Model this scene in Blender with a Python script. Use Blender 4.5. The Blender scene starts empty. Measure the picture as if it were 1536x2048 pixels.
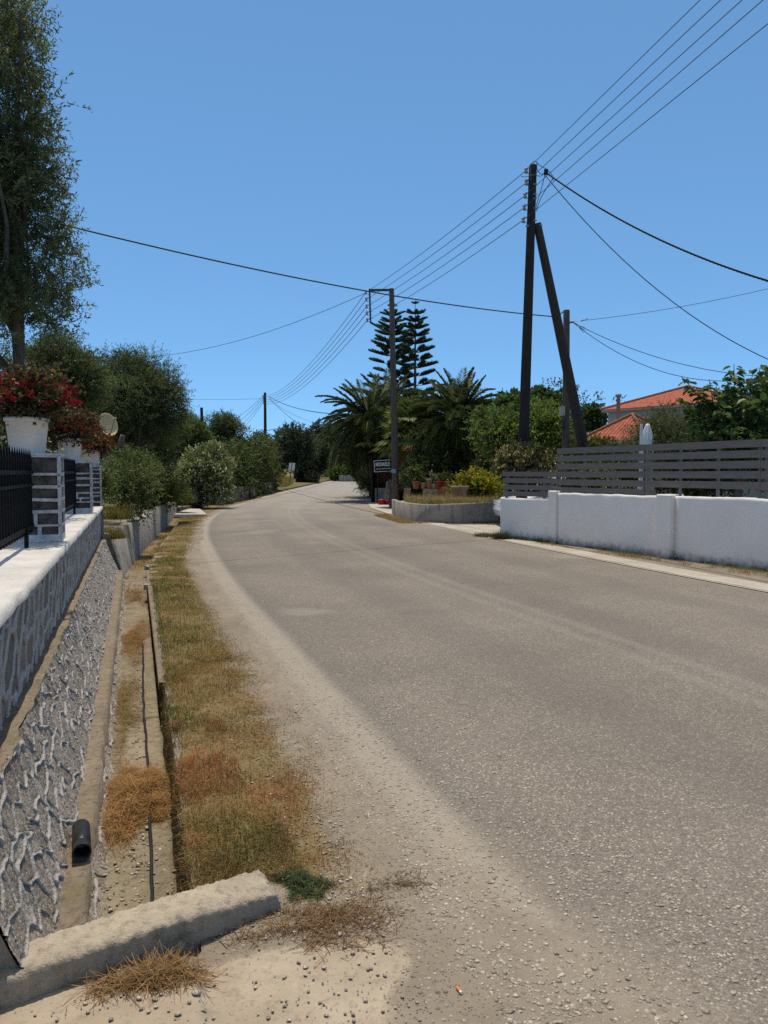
import bpy, math, random
import numpy as np
C = bpy.context.scene.collection
RS = np.random.default_rng
PI = math.pi

# ------------------------------------------------------------------ frame of the place
H = 1.6; FPX = 1540.0; PITCH = math.atan(79/1540)
CP, SP = math.cos(PITCH), math.sin(PITCH)
DV = np.array([-0.30769, 0.95149]); NV = np.array([0.95149, 0.30769])   # along / across the near road
def os2w(o, s): return o*NV[0]+s*DV[0], o*NV[1]+s*DV[1]
def at(px, py, Y):                      # survey: sight line at depth Y
    x = (px-768)/FPX; y = (1024-py)/FPX
    d = (x, CP+y*SP, -SP+y*CP); t = Y/d[1]
    return np.array([d[0]*t, Y, H+d[2]*t])
def sm(x, a, b):
    t = np.clip((np.asarray(x, float)-a)/(b-a), 0, 1); return t*t*(3-2*t)
def zt(Y):
    Y = np.asarray(Y, float); t = np.clip(Y-30, 0, 20)
    return np.where(Y < 50, .01*t*t/40, .01*(Y-40))

# ------------------------------------------------------------------ node helper
class NT:
    def __init__(s, name, world=False):
        s.m = bpy.data.materials.new(name); s.m.use_nodes = True
        s.t = s.m.node_tree; s.t.nodes.clear(); s.n = s.t.nodes
        s.out = s.n.new('ShaderNodeOutputMaterial')
        s.b = s.n.new('ShaderNodeBsdfPrincipled'); s.L(s.b.outputs[0], s.out.inputs[0])
        s.b.inputs['Specular IOR Level'].default_value = .25
    def L(s, a, b): s.t.links.new(a, b)
    def S(s, sock, v):
        if hasattr(v, 'links') or isinstance(v, bpy.types.NodeSocket): s.L(v, sock)
        elif isinstance(v, (tuple, list)) and len(v) == 3 and sock.type == 'RGBA': sock.default_value = (*v, 1)
        else: sock.default_value = v
    def pos(s): return s.n.new('ShaderNodeNewGeometry').outputs['Position']
    def obj(s): return s.n.new('ShaderNodeTexCoord').outputs['Object']
    def uv(s): return s.n.new('ShaderNodeTexCoord').outputs['UV']
    def attr(s, nm, o='Color'):
        a = s.n.new('ShaderNodeAttribute'); a.attribute_name = nm; return a.outputs[o]
    def map(s, v, scale=(1,1,1), rot=(0,0,0)):
        m = s.n.new('ShaderNodeMapping'); s.L(v, m.inputs[0]); m.inputs['Scale'].default_value = scale
        m.inputs['Rotation'].default_value = rot; return m.outputs[0]
    def noise(s, v, sc, det=4, rough=.55, out='Fac'):
        x = s.n.new('ShaderNodeTexNoise'); s.L(v, x.inputs['Vector']); x.inputs['Scale'].default_value = sc
        x.inputs['Detail'].default_value = det; x.inputs['Roughness'].default_value = rough; return x.outputs[out]
    def vor(s, v, sc, feat='F1', out='Distance', rnd=1):
        x = s.n.new('ShaderNodeTexVoronoi'); x.feature = feat; s.L(v, x.inputs['Vector']); x.inputs['Scale'].default_value = sc
        x.inputs['Randomness'].default_value = rnd; return x.outputs[out]
    def wave(s, v, sc, dist=2, det=2, dirn='X'):
        x = s.n.new('ShaderNodeTexWave'); x.bands_direction = dirn; s.L(v, x.inputs['Vector']); x.inputs['Scale'].default_value = sc
        x.inputs['Distortion'].default_value = dist; x.inputs['Detail'].default_value = det; return x.outputs['Fac']
    def math(s, op, a, b=0., c=0.):
        x = s.n.new('ShaderNodeMath'); x.operation = op
        for i, v in enumerate((a, b, c)): s.S(x.inputs[i], v)
        return x.outputs[0]
    def rng(s, v, a, b, c=0., d=1.):
        x = s.n.new('ShaderNodeMapRange'); x.interpolation_type = 'SMOOTHSTEP'; s.S(x.inputs[0], v)
        for i, q in enumerate((a, b, c, d)): s.S(x.inputs[i+1], q)
        return x.outputs[0]
    def mix(s, f, a, b, mode='MIX'):
        x = s.n.new('ShaderNodeMix'); x.data_type = 'RGBA'; x.blend_type = mode
        s.S(x.inputs[0], f); s.S(x.inputs[6], a); s.S(x.inputs[7], b); return x.outputs[2]
    def ramp(s, f, stops):
        x = s.n.new('ShaderNodeValToRGB'); s.L(f, x.inputs[0]); e = x.color_ramp.elements
        while len(e) < len(stops): e.new(.5)
        for q, (p, c) in zip(e, stops): q.position = p; q.color = (*c, 1) if len(c) == 3 else c
        return x.outputs[0]
    def sep(s, v):
        x = s.n.new('ShaderNodeSeparateXYZ'); s.L(v, x.inputs[0]); return x.outputs
    def bump(s, h, strength=.5, dist=.01, prev=None):
        x = s.n.new('ShaderNodeBump'); s.L(h, x.inputs['Height']); x.inputs['Strength'].default_value = strength
        x.inputs['Distance'].default_value = dist
        if prev is not None: s.L(prev, x.inputs['Normal'])
        return x.outputs[0]
    def done(s, col, rough=.8, nrm=None, metal=0., spec=None):
        s.S(s.b.inputs['Base Color'], col); s.S(s.b.inputs['Roughness'], rough); s.S(s.b.inputs['Metallic'], metal)
        if spec is not None: s.b.inputs['Specular IOR Level'].default_value = spec
        if nrm is not None: s.L(nrm, s.b.inputs['Normal'])
        return s.m

M = {}
def leafmat(name, trans=.35, rough=.55, spec=.3):
    n = NT(name); c = n.attr('col')
    n.done(c, rough, spec=spec)
    t = n.n.new('ShaderNodeBsdfTranslucent'); n.L(n.mix(1., c, (1.25, 1.2, .55), 'MULTIPLY'), t.inputs[0])
    mx = n.n.new('ShaderNodeMixShader'); mx.inputs[0].default_value = trans
    n.L(n.b.outputs[0], mx.inputs[1]); n.L(t.outputs[0], mx.inputs[2]); n.L(mx.outputs[0], n.out.inputs[0])
    return n.m
M['leaf'] = leafmat('foliage', .42)
M['gloss'] = leafmat('glossy_foliage', .3, .5, .25)
M['palm'] = leafmat('palm_leaf', .18, .55, .2)
M['grass'] = leafmat('grass_blades', .35, .7, .15)
M['petal'] = leafmat('petals', .3, .6, .2)

def simple(name, col, rough=.7, var=.25, sc=8, bump=.3, bsc=60, bd=.004, metal=0., spec=None):
    n = NT(name); p = n.obj(); a = n.noise(p, sc, 5)
    c2 = tuple(max(0, x*(1-var)) for x in col); c3 = tuple(x*(1+var) for x in col)
    c = n.ramp(a, [(.3, c2), (.7, c3)])
    nb = n.bump(n.noise(p, bsc, 4), bump, bd)
    M[name] = n.done(c, rough, nb, metal, spec); return M[name]
def wood(name, col, var=.45):
    n = NT(name); p = n.obj()
    g = n.noise(n.map(p, (14, 14, .6)), 3, 6, .65); g2 = n.noise(n.map(p, (40, 40, 1.2)), 3, 3)
    c = n.ramp(g, [(.25, tuple(x*(1-var) for x in col)), (.75, tuple(x*(1+var) for x in col))])
    c = n.mix(n.rng(g2, .55, .7), c, tuple(x*.35 for x in col))
    M[name] = n.done(c, .85, n.bump(g2, .6, .008)); return M[name]
wood('pole_wood', (.055, .044, .036)); wood('pole_wood_grey', (.11, .085, .07)); wood('dark_post_wood', (.03, .027, .025))
simple('bark', (.10, .085, .068), .9, .5, 9, .9, 22, .03); simple('palm_bark', (.09, .065, .045), .95, .5, 6, 1, 14, .04)
simple('black_metal', (.007, .007, .007), .6, .2, 10, .15, 120, .002, 0, .12)
simple('grey_metal', (.25, .25, .26), .4, .15, 6, .1, 40, .002, .7)
simple('porcelain', (.42, .36, .32), .35, .2); simple('wire_black', (.015, .016, .018), .6); simple('wire_grey', (.05, .055, .065), .5)
simple('wire_green', (.012, .03, .03), .6); simple('plastic_box', (.42, .40, .35), .6, .12); simple('black_plastic', (.02, .02, .02), .4, .3, 10, .3, 30, .003)
simple('cream_paint', (.60, .47, .27), .6, .12, 5); simple('terracotta', (.30, .12, .065), .85, .25, 7); simple('tc_pale', (.29, .21, .155), .85, .25, 7)  # terracotta, tc_pale and red_plastic darkened to stand in for palm shade
simple('red_plastic', (.33, .012, .016), .4, .2); simple('sign_black', (.012, .012, .012), .5); simple('sign_white', (.7, .68, .64), .6, .1)
simple('blue_plate', (.17, .33, .42), .5, .15); simple('sign_back', (.035, .04, .05), .5); simple('shop_dark', (.012, .011, .01), .9)
simple('board_wood', (.28, .22, .17), .8, .35, 6); simple('parasol_cloth', (.80, .79, .75), .8, .06, 4); simple('white_metal', (.75, .75, .73), .45, .08)
simple('car_paint', (.6, .62, .63), .3, .03, 2, 0, 10, .001, 0, .5); simple('tyre', (.02, .02, .02), .9); simple('car_glass', (.02, .025, .03), .1, .1, 2, 0, 5, .001, 0, .6)
simple('cig_paper', (.75, .72, .65), .8); simple('cig_filter', (.65, .22, .05), .8); simple('brick_low', (.33, .22, .15), .9, .35, 9, .6, 20, .01)
simple('steel_pipe', (.30, .30, .29), .5, .15, 5, .1, 30, .002)
simple('soil', (.10, .075, .05), 1, .4, 6, 1, 30, .03)
simple('persian_rug', (.14, .12, .11), .9, .8, 18)

def paint_white():
    n = NT('white_render'); p = n.obj(); w = n.pos(); z = n.sep(w)[2]
    a = n.noise(p, 1.3, 6, .6); f = n.noise(p, 9, 5); st = n.noise(n.map(p, (7, 7, .5)), 1.5, 4)
    c = n.ramp(a, [(.3, (.85, .765, .68)), (.7, (.93, .84, .75))])
    c = n.mix(n.math('MULTIPLY', n.rng(st, .56, .8), .10), c, (.42, .40, .38))
    dirt = n.math('MULTIPLY', n.rng(n.math('ADD', z, n.math('MULTIPLY', f, -.28)), .06, -.16), .8)
    c = n.mix(dirt, c, (.16, .145, .12))
    c = n.mix(n.rng(n.noise(p, 38, 3), .68, .76, 0, .5), c, (.35, .33, .3))
    b = n.bump(f, .08, .006)
    M['white_render'] = n.done(c, .88, b)
paint_white()
def coping_m():
    n = NT('coping_paint'); p = n.obj(); a = n.noise(n.map(p, (1, 1, 1)), 3, 6, .65); f = n.noise(p, 26, 6, .7)
    c = n.ramp(a, [(.3, (.50, .465, .42)), (.65, (.66, .615, .56))])
    c = n.mix(n.rng(f, .55, .72, 0, .55), c, (.33, .30, .26)); c = n.mix(n.rng(n.noise(n.map(p, (3, 22, 3)), 3, 5, .7), .58, .75, 0, .4), c, (.28, .26, .23))
    b = n.bump(f, .7, .012); b = n.bump(n.noise(p, 120, 3), .5, .004, b)
    M['coping_paint'] = n.done(c, .9, b)
coping_m()
def concrete(name, base, stain=.5, sc=1., streak=True, grit=.5, moss=0., patch=.6):
    n = NT(name); p = n.obj(); a = n.noise(p, 1.6*sc, 6, .65); f = n.noise(p, 14*sc, 6, .7); g = n.noise(p, 95, 4, .7)
    c = n.ramp(a, [(.3, tuple(x*.72 for x in base)), (.7, tuple(x*1.2 for x in base))])
    c = n.mix(n.rng(f, .45, .72, 0, patch), c, tuple(x*.42 for x in base))
    if streak:
        st = n.noise(n.map(p, (5, 5, .35)), 1.4, 5, .6)
        c = n.mix(n.rng(st, .5, .66, 0, stain), c, (.055, .048, .04))
    if moss: c = n.mix(n.rng(n.noise(p, 5, 5), .5, .7, 0, moss), c, (.14, .12, .05))
    v = n.vor(p, 130); c = n.mix(n.rng(v, .1, .35, grit, 0), c, tuple(min(1, x*1.6) for x in base))
    b = n.bump(f, .6, .015); b = n.bump(g, .8, .006, b); b = n.bump(v, .4, .004, b)
    M[name] = n.done(c, .93, b)
concrete('concrete_wall', (.34, .30, .25), .75); concrete('concrete_planter', (.36, .31, .245), .5)
concrete('concrete_block', (.40, .335, .25), .3, 1.5, False, .35, 0, .8); concrete('channel_concrete', (.265, .22, .15), .3, 1.4, False, .3, .5, .95)
concrete('kerb_concrete', (.25, .195, .135), .3, 2, False, .3, .5, 1.); concrete('slab_concrete', (.5, .46, .4), .2, 1, False, .3)
concrete('forecourt', (.48, .42, .35), .2, .7, False, .3)
def fence_paint():
    n = NT('slat_paint'); p = n.obj(); a = n.noise(n.map(p, (2, 2, 12)), 2, 4)
    M['slat_paint'] = n.done(n.ramp(a, [(.3, (.175, .152, .135)), (.7, (.215, .188, .167))]), .7, n.bump(n.noise(p, 70, 3), .2, .003), spec=.08)
fence_paint()
def roof_m():
    n = NT('roof_tiles'); u = n.uv(); q = n.sep(u)
    a = n.math('FRACT', n.math('MULTIPLY', q[0], 1/.22)); b = n.math('FRACT', n.math('MULTIPLY', q[1], 1/.34))
    h = n.math('ADD', n.math('SINE', n.math('MULTIPLY', a, PI)), n.math('MULTIPLY', b, .5))
    sh = n.rng(n.math('SINE', n.math('MULTIPLY', a, PI)), .0, .55)
    rnd = n.noise(n.map(u, (4.5, 3, 1)), 1, 2)
    c = n.ramp(rnd, [(.3, (.36, .085, .045)), (.7, (.52, .15, .085))])
    c = n.mix(n.rng(sh, 0, 1, .75, 0), c, (.12, .03, .02)); c = n.mix(n.rng(b, .82, 1, 0, .7), c, (.1, .03, .02))
    M['roof_tiles'] = n.done(c, .85, n.bump(h, .9, .06))
roof_m()
simple('house_render', (.52, .46, .36), .9, .08, 2)

# dirt colours shared by ground and road margins (world position based)
def dirt_nodes(n, p):
    a = n.noise(p, .9, 6, .6); b = n.noise(p, 6, 6, .7); g = n.vor(p, 42, out='Color'); gd = n.vor(p, 42)
    g2 = n.vor(p, 110, out='Color'); gd2 = n.vor(p, 110)
    c = n.ramp(a, [(.3, (.205, .168, .125)), (.7, (.31, .258, .198))])
    c = n.mix(n.rng(b, .42, .68, 0, .5), c, (.19, .15, .112))
    k = n.sep(g)[0]; c = n.mix(n.math('MULTIPLY', n.rng(gd, .25, .42, 1, 0), n.rng(k, .62, .8)), c, n.ramp(n.sep(g)[1], [(0, (.16, .14, .12)), (1, (.50, .44, .36))]))
    c = n.mix(n.math('MULTIPLY', n.rng(gd2, .2, .45, .8, 0), n.rng(n.sep(g2)[0], .4, .6)), c, n.ramp(n.sep(g2)[1], [(0, (.10, .085, .07)), (1, (.46, .40, .33))]))
    h = n.math('ADD', n.math('MULTIPLY', n.math('MULTIPLY', n.rng(gd, .0, .42, 1, 0), n.rng(k, .62, .8)), 1.), n.math('MULTIPLY', b, .9))
    h = n.math('ADD', h, n.math('MULTIPLY', n.math('MULTIPLY', n.rng(gd2, 0, .45, 1, 0), n.rng(n.sep(g2)[0], .4, .6)), .5))
    return c, h
def ground_m():
    n = NT('ground'); p = n.pos(); c, h = dirt_nodes(n, p)
    mk = n.sep(n.attr('mask')); nz = n.noise(p, 3.2, 7, .7)
    # concrete apron
    ap = n.rng(n.math('ADD', mk[0], n.math('MULTIPLY', n.math('SUBTRACT', nz, .5), .9)), .42, .62)
    fn = n.noise(p, 18, 6, .7)
    ac = n.ramp(n.noise(p, 2.1, 6, .65), [(.3, (.30, .24, .17)), (.68, (.45, .375, .28))])
    ac = n.mix(n.rng(fn, .5, .68, 0, .6), ac, (.24, .19, .14)); ac = n.mix(n.rng(n.noise(p, 60, 3), .6, .7, 0, .45), ac, (.17, .14, .11))
    c = n.mix(ap, c, ac)
    gr = n.rng(n.math('ADD', mk[1], n.math('MULTIPLY', n.math('SUBTRACT', nz, .5), .8)), .3, .7)
    gc = n.ramp(n.noise(p, 1.6, 6, .7), [(.25, (.13, .085, .04)), (.5, (.16, .115, .05)), (.75, (.10, .10, .035))])
    gc = n.mix(n.rng(n.noise(p, 55, 4, .8), .4, .65), gc, (.26, .19, .10))
    c = n.mix(gr, c, gc)
    fr = n.ramp(n.noise(p, .12, 6, .6), [(.3, (.09, .10, .035)), (.7, (.20, .15, .075))])
    c = n.mix(mk[2], c, fr)
    nz_ = n.sep(n.n.new('ShaderNodeNewGeometry').outputs['True Normal'])[2]; c = n.mix(n.rng(n.math('ABSOLUTE', nz_), .85, .5), c, (.05, .036, .024))  # steep faces get a dark soil colour standing in for channel slot shade
    hh = n.math('MULTIPLY', h, n.math('SUBTRACT', 1., n.math('MULTIPLY', ap, .75)))
    b = n.bump(n.math('ADD', hh, n.math('MULTIPLY', fn, .5)), 1., .012)
    M['ground'] = n.done(c, 1, b, spec=.1)
ground_m()
def road_m():
    n = NT('road'); p = n.pos(); dc, dh = dirt_nodes(n, p)
    q = n.sep(n.uv()); u, v = q[0], q[1]
    nz = n.noise(p, 1.7, 7, .7); n2 = n.noise(p, .35, 5, .6); fine = n.noise(p, 30, 5, .75)
    ga = n.vor(p, 85, out='Color'); gd = n.vor(p, 85); gb = n.vor(p, 190, out='Color')
    k = n.sep(ga)[0]
    # bound aggregate: grey chips with some bright ones
    agg = n.ramp(k, [(.0, (.125, .110, .097)), (.5, (.205, .182, .160)), (.80, (.27, .24, .21)), (.9, (.42, .38, .33)), (1., (.62, .57, .50))])
    agg = n.mix(n.rng(gd, .3, .55, 0, .8), agg, (.085, .074, .065))
    agg = n.mix(.35, agg, n.ramp(n.sep(gb)[0], [(0, (.09, .08, .072)), (1, (.42, .38, .335))]))
    lo = n.ramp(n2, [(.3, (.90, .86, .79)), (.7, (1.28, 1.22, 1.12))])
    c = n.mix(1., agg, lo, 'MULTIPLY')
    # tyre tracks, polished and darker
    tr = n.math('SINE', n.math('MULTIPLY', n.math('ADD', u, n.math('MULTIPLY', nz, .35)), 2*PI/1.75))
    c = n.mix(n.rng(tr, -.2, 1, 0, .3), c, (.13, .116, .105))
    # faded double centre line and right edge line
    def line(u0, w, s0, amt, colr, cc):
        d = n.math('ABSOLUTE', n.math('SUBTRACT', n.math('ADD', u, n.math('MULTIPLY', n.math('SUBTRACT', nz, .5), .10)), u0))
        f = n.math('MULTIPLY', n.rng(d, w*1.25, w*.35), n.rng(n.math('ADD', fine, n.math('MULTIPLY', nz, .4)), s0, s0+.25, 0, amt))
        return n.mix(f, cc, colr)
    c = line(3.05, .09, .52, .20, (.34, .31, .27), c); c = line(3.36, .09, .52, .20, (.34, .31, .27), c)
    c = line(.22, .16, .46, .50, (.44, .385, .305), c)
    wl = n.rng(v, 58, 64)
    d = n.math('ABSOLUTE', n.math('SUBTRACT', u, 6.98))
    c = n.mix(n.math('MULTIPLY', n.math('MULTIPLY', n.rng(d, .09, .06), wl), n.rng(fine, .3, .5, .3, .9)), c, (.62, .58, .52))
    # transverse cracks / patches
    cr = n.math('ABSOLUTE', n.math('SUBTRACT', n.noise(n.map(p, (.5, .5, .5)), 1.1, 6, .55), .5))
    c = n.mix(n.math('MULTIPLY', n.rng(cr, .006, .001), n.rng(n.noise(p, .25, 2), .52, .6, 0, .12)), c, (.03, .027, .025))
    c = n.mix(n.rng(n.noise(p, .9, 5, .7), .60, .74, 0, .30), c, (.10, .088, .078))
    c = n.mix(n.rng(n.noise(n.map(p, (1, 1, 1), (0, 0, .31)), .45, 3, .5), .62, .70, 0, .22), c, (.40, .36, .31))
    # dusty crumbling margin towards the verge, wider close to the camera
    wid = n.math('ADD', n.rng(v, 44.0, 41.6, .07, .42), n.math('MULTIPLY', n.math('SUBTRACT', nz, .5), .75))
    m = n.rng(n.math('SUBTRACT', u, wid), .10, -.16)
    du = n.rng(n.math('SUBTRACT', u, wid), .34, -.05, 0, .5)
    c = n.mix(n.math('MULTIPLY', du, n.rng(fine, .35, .6, .35, 1)), c, (.36, .30, .22))
    c = n.mix(m, c, dc)
    # pale dust on the right-hand edge
    rw = n.rng(n.math('ADD', u, n.math('MULTIPLY', nz, .5)), 7.0, 7.5, 0, .6); c = n.mix(rw, c, (.36, .31, .25))
    # far part of the road is worn paler
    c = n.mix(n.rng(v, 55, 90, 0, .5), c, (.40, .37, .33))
    hh = n.math('ADD', n.math('MULTIPLY', n.rng(gd, 0, .5, 1, 0), .6), n.math('MULTIPLY', k, .4))
    hm = n.math('ADD', n.math('MULTIPLY', hh, n.math('SUBTRACT', 1., m)), n.math('MULTIPLY', dh, m))
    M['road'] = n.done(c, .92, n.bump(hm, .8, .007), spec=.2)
road_m()
def shoulder_m():
    n = NT('pavement'); p = n.pos(); q = n.sep(n.uv()); f = n.noise(p, 12, 6, .7); a = n.noise(p, 1.2, 6, .65)
    c = n.ramp(a, [(.3, (.33, .285, .225)), (.7, (.47, .42, .35))]); c = n.mix(n.rng(f, .5, .7, 0, .5), c, (.22, .19, .15))
    edge = n.math('ABSOLUTE', n.math('SUBTRACT', n.math('ADD', q[0], n.math('MULTIPLY', a, .12)), .14))
    c = n.mix(n.rng(edge, .035, .005, 0, .8), c, (.05, .04, .03))
    M['pavement'] = n.done(c, .95, n.bump(f, .7, .012))
shoulder_m()
def stone_m(name, stone_a, stone_b, mort, rough_amt):
    n = NT(name); p = n.obj(); k = n.sep(n.attr('mask'))     # r mortar, g stone id, b cavity
    f = n.noise(p, 30, 6, .75); g = n.noise(p, 7, 5, .6)
    st = n.mix(k[1], stone_a, stone_b); st = n.mix(n.rng(f, .35, .7, 0, .7), st, tuple(x*.42 for x in stone_a))
    st = n.mix(n.rng(g, .55, .75, 0, .5), st, (.40, .30, .20))
    v = n.vor(p, 60); st = n.mix(n.rng(v, .1, .4, rough_amt, 0), st, tuple(min(.8, x*1.5) for x in stone_b))
    mo = n.ramp(f, [(.3, tuple(x*.7 for x in mort)), (.7, tuple(x*1.15 for x in mort))])
    c = n.mix(n.rng(k[0], .35, .65), st, mo)
    b = n.bump(f, .9, .014); b = n.bump(n.noise(p, 110, 4), .8, .006, b); b = n.bump(v, .5*rough_amt+.1, .008, b)
    M[name] = n.done(c, .93, b)
stone_m('stone_upper', (.24, .195, .155), (.40, .33, .26), (.50, .455, .405), .15)
stone_m('stone_lower', (.25, .205, .158), (.50, .415, .325), (.47, .43, .385), .6)

# ------------------------------------------------------------------ mesh helpers
class MB:
    def __init__(s): s.v = []; s.f = []
    def add(s, v, f):
        o = len(s.v); s.v += [tuple(map(float, q)) for q in v]; s.f += [tuple(i+o for i in q) for q in f]; return s
    def hexa(s, b, t):                      # b,t four points each, ccw
        return s.add(list(b)+list(t), [(3,2,1,0), (4,5,6,7), (0,1,5,4), (1,2,6,5), (2,3,7,6), (3,0,4,7)])
    def box(s, c, size, ang=0.):
        x, y, z = [q/2 for q in size]; ca, sa = math.cos(ang), math.sin(ang)
        P = [(-x,-y), (x,-y), (x,y), (-x,y)]
        P = [(c[0]+a*ca-b*sa, c[1]+a*sa+b*ca) for a, b in P]
        return s.hexa([(a, b, c[2]-z) for a, b in P], [(a, b, c[2]+z) for a, b in P])
    def beam(s, A, B, w, h, up=(0,0,1)):
        A = np.array(A, float); B = np.array(B, float); d = B-A; d /= np.linalg.norm(d)
        x = np.cross(d, up); x = x/(np.linalg.norm(x)+1e-9)*w/2; y = np.cross(x, d); y = y/np.linalg.norm(y)*h/2
        return s.hexa([A-x-y, A+x-y, A+x+y, A-x+y], [B-x-y, B+x-y, B+x+y, B-x+y])
    def tube(s, pts, r, n=8, cap=True):
        P = np.array(pts, float); m = len(P); r = np.broadcast_to(np.array(r, float), (m,))
        T = np.gradient(P, axis=0); T /= np.linalg.norm(T, axis=1)[:, None]+1e-12
        ref = np.array([1., 0, 0]) if abs(T[0][2]) > .8 else np.array([0, 0, 1.])
        V = []
        for i in range(m):
            a = np.cross(T[i], ref); a /= np.linalg.norm(a)+1e-12; b = np.cross(T[i], a)
            for k in range(n):
                t = 2*PI*k/n; V.append(P[i]+r[i]*(math.cos(t)*a+math.sin(t)*b))
        F = [(i*n+k, i*n+(k+1) % n, (i+1)*n+(k+1) % n, (i+1)*n+k) for i in range(m-1) for k in range(n)]
        if cap: F += [tuple(range(n))[::-1], tuple((m-1)*n+k for k in range(n))]
        return s.add(V, F)
    def lathe(s, prof, c=(0,0,0), n=20, sq=0.):
        V = []
        for r, z in prof:
            for k in range(n):
                t = 2*PI*k/n; V.append((c[0]+r*math.cos(t), c[1]+r*math.sin(t), c[2]+z))
        m = len(prof)
        return s.add(V, [(i*n+k, i*n+(k+1) % n, (i+1)*n+(k+1) % n, (i+1)*n+k) for i in range(m-1) for k in range(n)])
    def build(s, name, mat, parent=None, smooth=False):
        me = bpy.data.meshes.new(name); me.from_pydata(s.v, [], s.f); me.update()
        if smooth: me.polygons.foreach_set('use_smooth', [True]*len(me.polygons))
        return link(name, me, mat, parent)
def link(name, me, mat, parent=None):
    o = bpy.data.objects.new(name, me); C.objects.link(o)
    if mat is not None: me.materials.append(M[mat] if isinstance(mat, str) else mat)
    if parent is not None:
        o.parent = parent; o.matrix_parent_inverse = PM[parent.name] if parent.name in PM else o.matrix_parent_inverse
    return o
PM = {}
def npmesh(name, V, Q, mat, parent=None, col=None, cname='col', smooth=False, uv=None):
    """V (n,3), Q (m,4) int; col (n,3) point colours."""
    me = bpy.data.meshes.new(name); n, m = len(V), len(Q)
    me.vertices.add(n); me.vertices.foreach_set('co', np.ascontiguousarray(V, np.float32).ravel())
    me.loops.add(m*4); me.loops.foreach_set('vertex_index', np.ascontiguousarray(Q, np.int32).ravel())
    me.polygons.add(m); me.polygons.foreach_set('loop_start', np.arange(0, m*4, 4, dtype=np.int32))
    me.polygons.foreach_set('loop_total', np.full(m, 4, np.int32))
    if smooth: me.polygons.foreach_set('use_smooth', np.ones(m, bool))
    me.update(calc_edges=True)
    if col is not None:
        a = me.attributes.new(cname, 'FLOAT_COLOR', 'POINT')
        a.data.foreach_set('color', np.concatenate([col, np.ones((n, 1))], 1).astype(np.float32).ravel())
    if uv is not None:
        l = me.uv_layers.new(name='UVMap'); l.data.foreach_set('uv', np.asarray(uv, np.float32)[Q.ravel()].ravel())
    return link(name, me, mat, parent)
def grid(A, B): # index quads for A x B vertex grid
    i, j = np.meshgrid(np.arange(A-1), np.arange(B-1), indexing='ij'); k = (i*B+j).ravel()
    return np.stack([k, k+B, k+B+1, k+1], 1)
def quads(V4): # (N,4,3)
    N = len(V4); return V4.reshape(-1, 3), np.arange(N*4).reshape(N, 4)
def thing(name, label, cat, loc=(0,0,0), group=None):
    o = bpy.data.objects.new(name, None); o.empty_display_size = .2; C.objects.link(o)
    o.location = loc; o['label'] = label; o['category'] = cat
    if group: o['group'] = group
    from mathutils import Matrix
    PM[o.name] = Matrix.Translation(loc).inverted()
    return o
def tag(o, label, cat, group=None):
    o['label'] = label; o['category'] = cat
    if group: o['group'] = group
    return o
def kind(o, k): o['kind'] = k; return o
def unit(v): return v/(np.linalg.norm(v, axis=-1, keepdims=True)+1e-9)

# ---- leaves
def leaves(r, P, Dn, L, W, cols, roll=None):
    """diamond leaves: base P, direction Dn, length L, width W (arrays) -> V4, C"""
    N = len(P); q = unit(np.cross(Dn, unit(r.normal(size=(N, 3)))))
    L = np.broadcast_to(L, (N,))[:, None]; W = np.broadcast_to(W, (N,))[:, None]
    mid = P+Dn*L*.45
    V = np.stack([P, mid-q*W*.5, P+Dn*L, mid+q*W*.5], 1)
    return V, np.repeat(cols, 4, 0)
def sprays(r, B, D, TL, K, LL, LW, base, var=.35, fwd=.7, young=None):
    """twigs at B along D of length TL, each carrying K leaves"""
    N = len(B); t = np.linspace(.1, 1, K)[None, :]+r.uniform(-.08, .08, (N, K))
    TLv = TL*r.uniform(.6, 1.25, (N, 1))
    droop = r.uniform(-.25, .15, (N, 1))
    P = B[:, None, :]+D[:, None, :]*(t*TLv)[..., None]
    P[..., 2] += droop*t*t*TLv
    ld = unit(D[:, None, :]*fwd+unit(r.normal(size=(N, K, 3)))*(1-fwd*.35))
    tint = (1+r.normal(0, var, (N, 1)))*(1+r.normal(0, var*.6, (N, K)))
    c = np.clip(np.array(base)[None, None, :]*np.clip(tint, .25, 2.2)[..., None], .004, .9)
    if young is not None:
        k = (r.random((N, 1)) < young[1]).astype(float)[..., None]; c = c*(1-k)+np.array(young[0])*k*np.clip(tint, .5, 1.5)[..., None]
    return leaves(r, P.reshape(-1, 3), ld.reshape(-1, 3), LL*r.uniform(.7, 1.25, N*K), LW*r.uniform(.75, 1.25, N*K), c.reshape(-1, 3))
def blobs(r, c, rad, n, rs):
    c = np.array(c, float); rad = np.array(rad, float)
    d = unit(r.normal(size=(n, 3)))*(r.random((n, 1))**.45)
    return c+d*rad*(1-rs*.55), rad.mean()*rs*r.uniform(.7, 1.25, n)
def crown(r, bl, ntw, TL, K, LL, LW, base, up=.25, var=.3, fwd=.7, shell=.5, young=None, flat=1.):
    bc, br = bl; w = br**2; w = w/w.sum(); i = r.choice(len(bc), ntw, p=w)
    d = unit(r.normal(size=(ntw, 3))); rr = shell+(1-shell)*r.random((ntw, 1))**.6
    B = bc[i]+d*rr*br[i][:, None]*np.array([1, 1, flat])
    D = unit(d*1.0+np.array([0, 0, up])+r.normal(size=(ntw, 3))*.45)
    tint = r.uniform(.72, 1.28, (len(bc), 1))[i]
    V, c = sprays(r, B, D, TL, K, LL, LW, base, var, fwd, young)
    c = c*np.repeat(tint, K*4, 0)
    return V, c
def leafobj(name, parts, mat, parent=None):
    V = np.concatenate([p[0] for p in parts]); c = np.concatenate([p[1] for p in parts]); v, q = quads(V)
    return npmesh(name, v, q, mat, parent, c)
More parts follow.
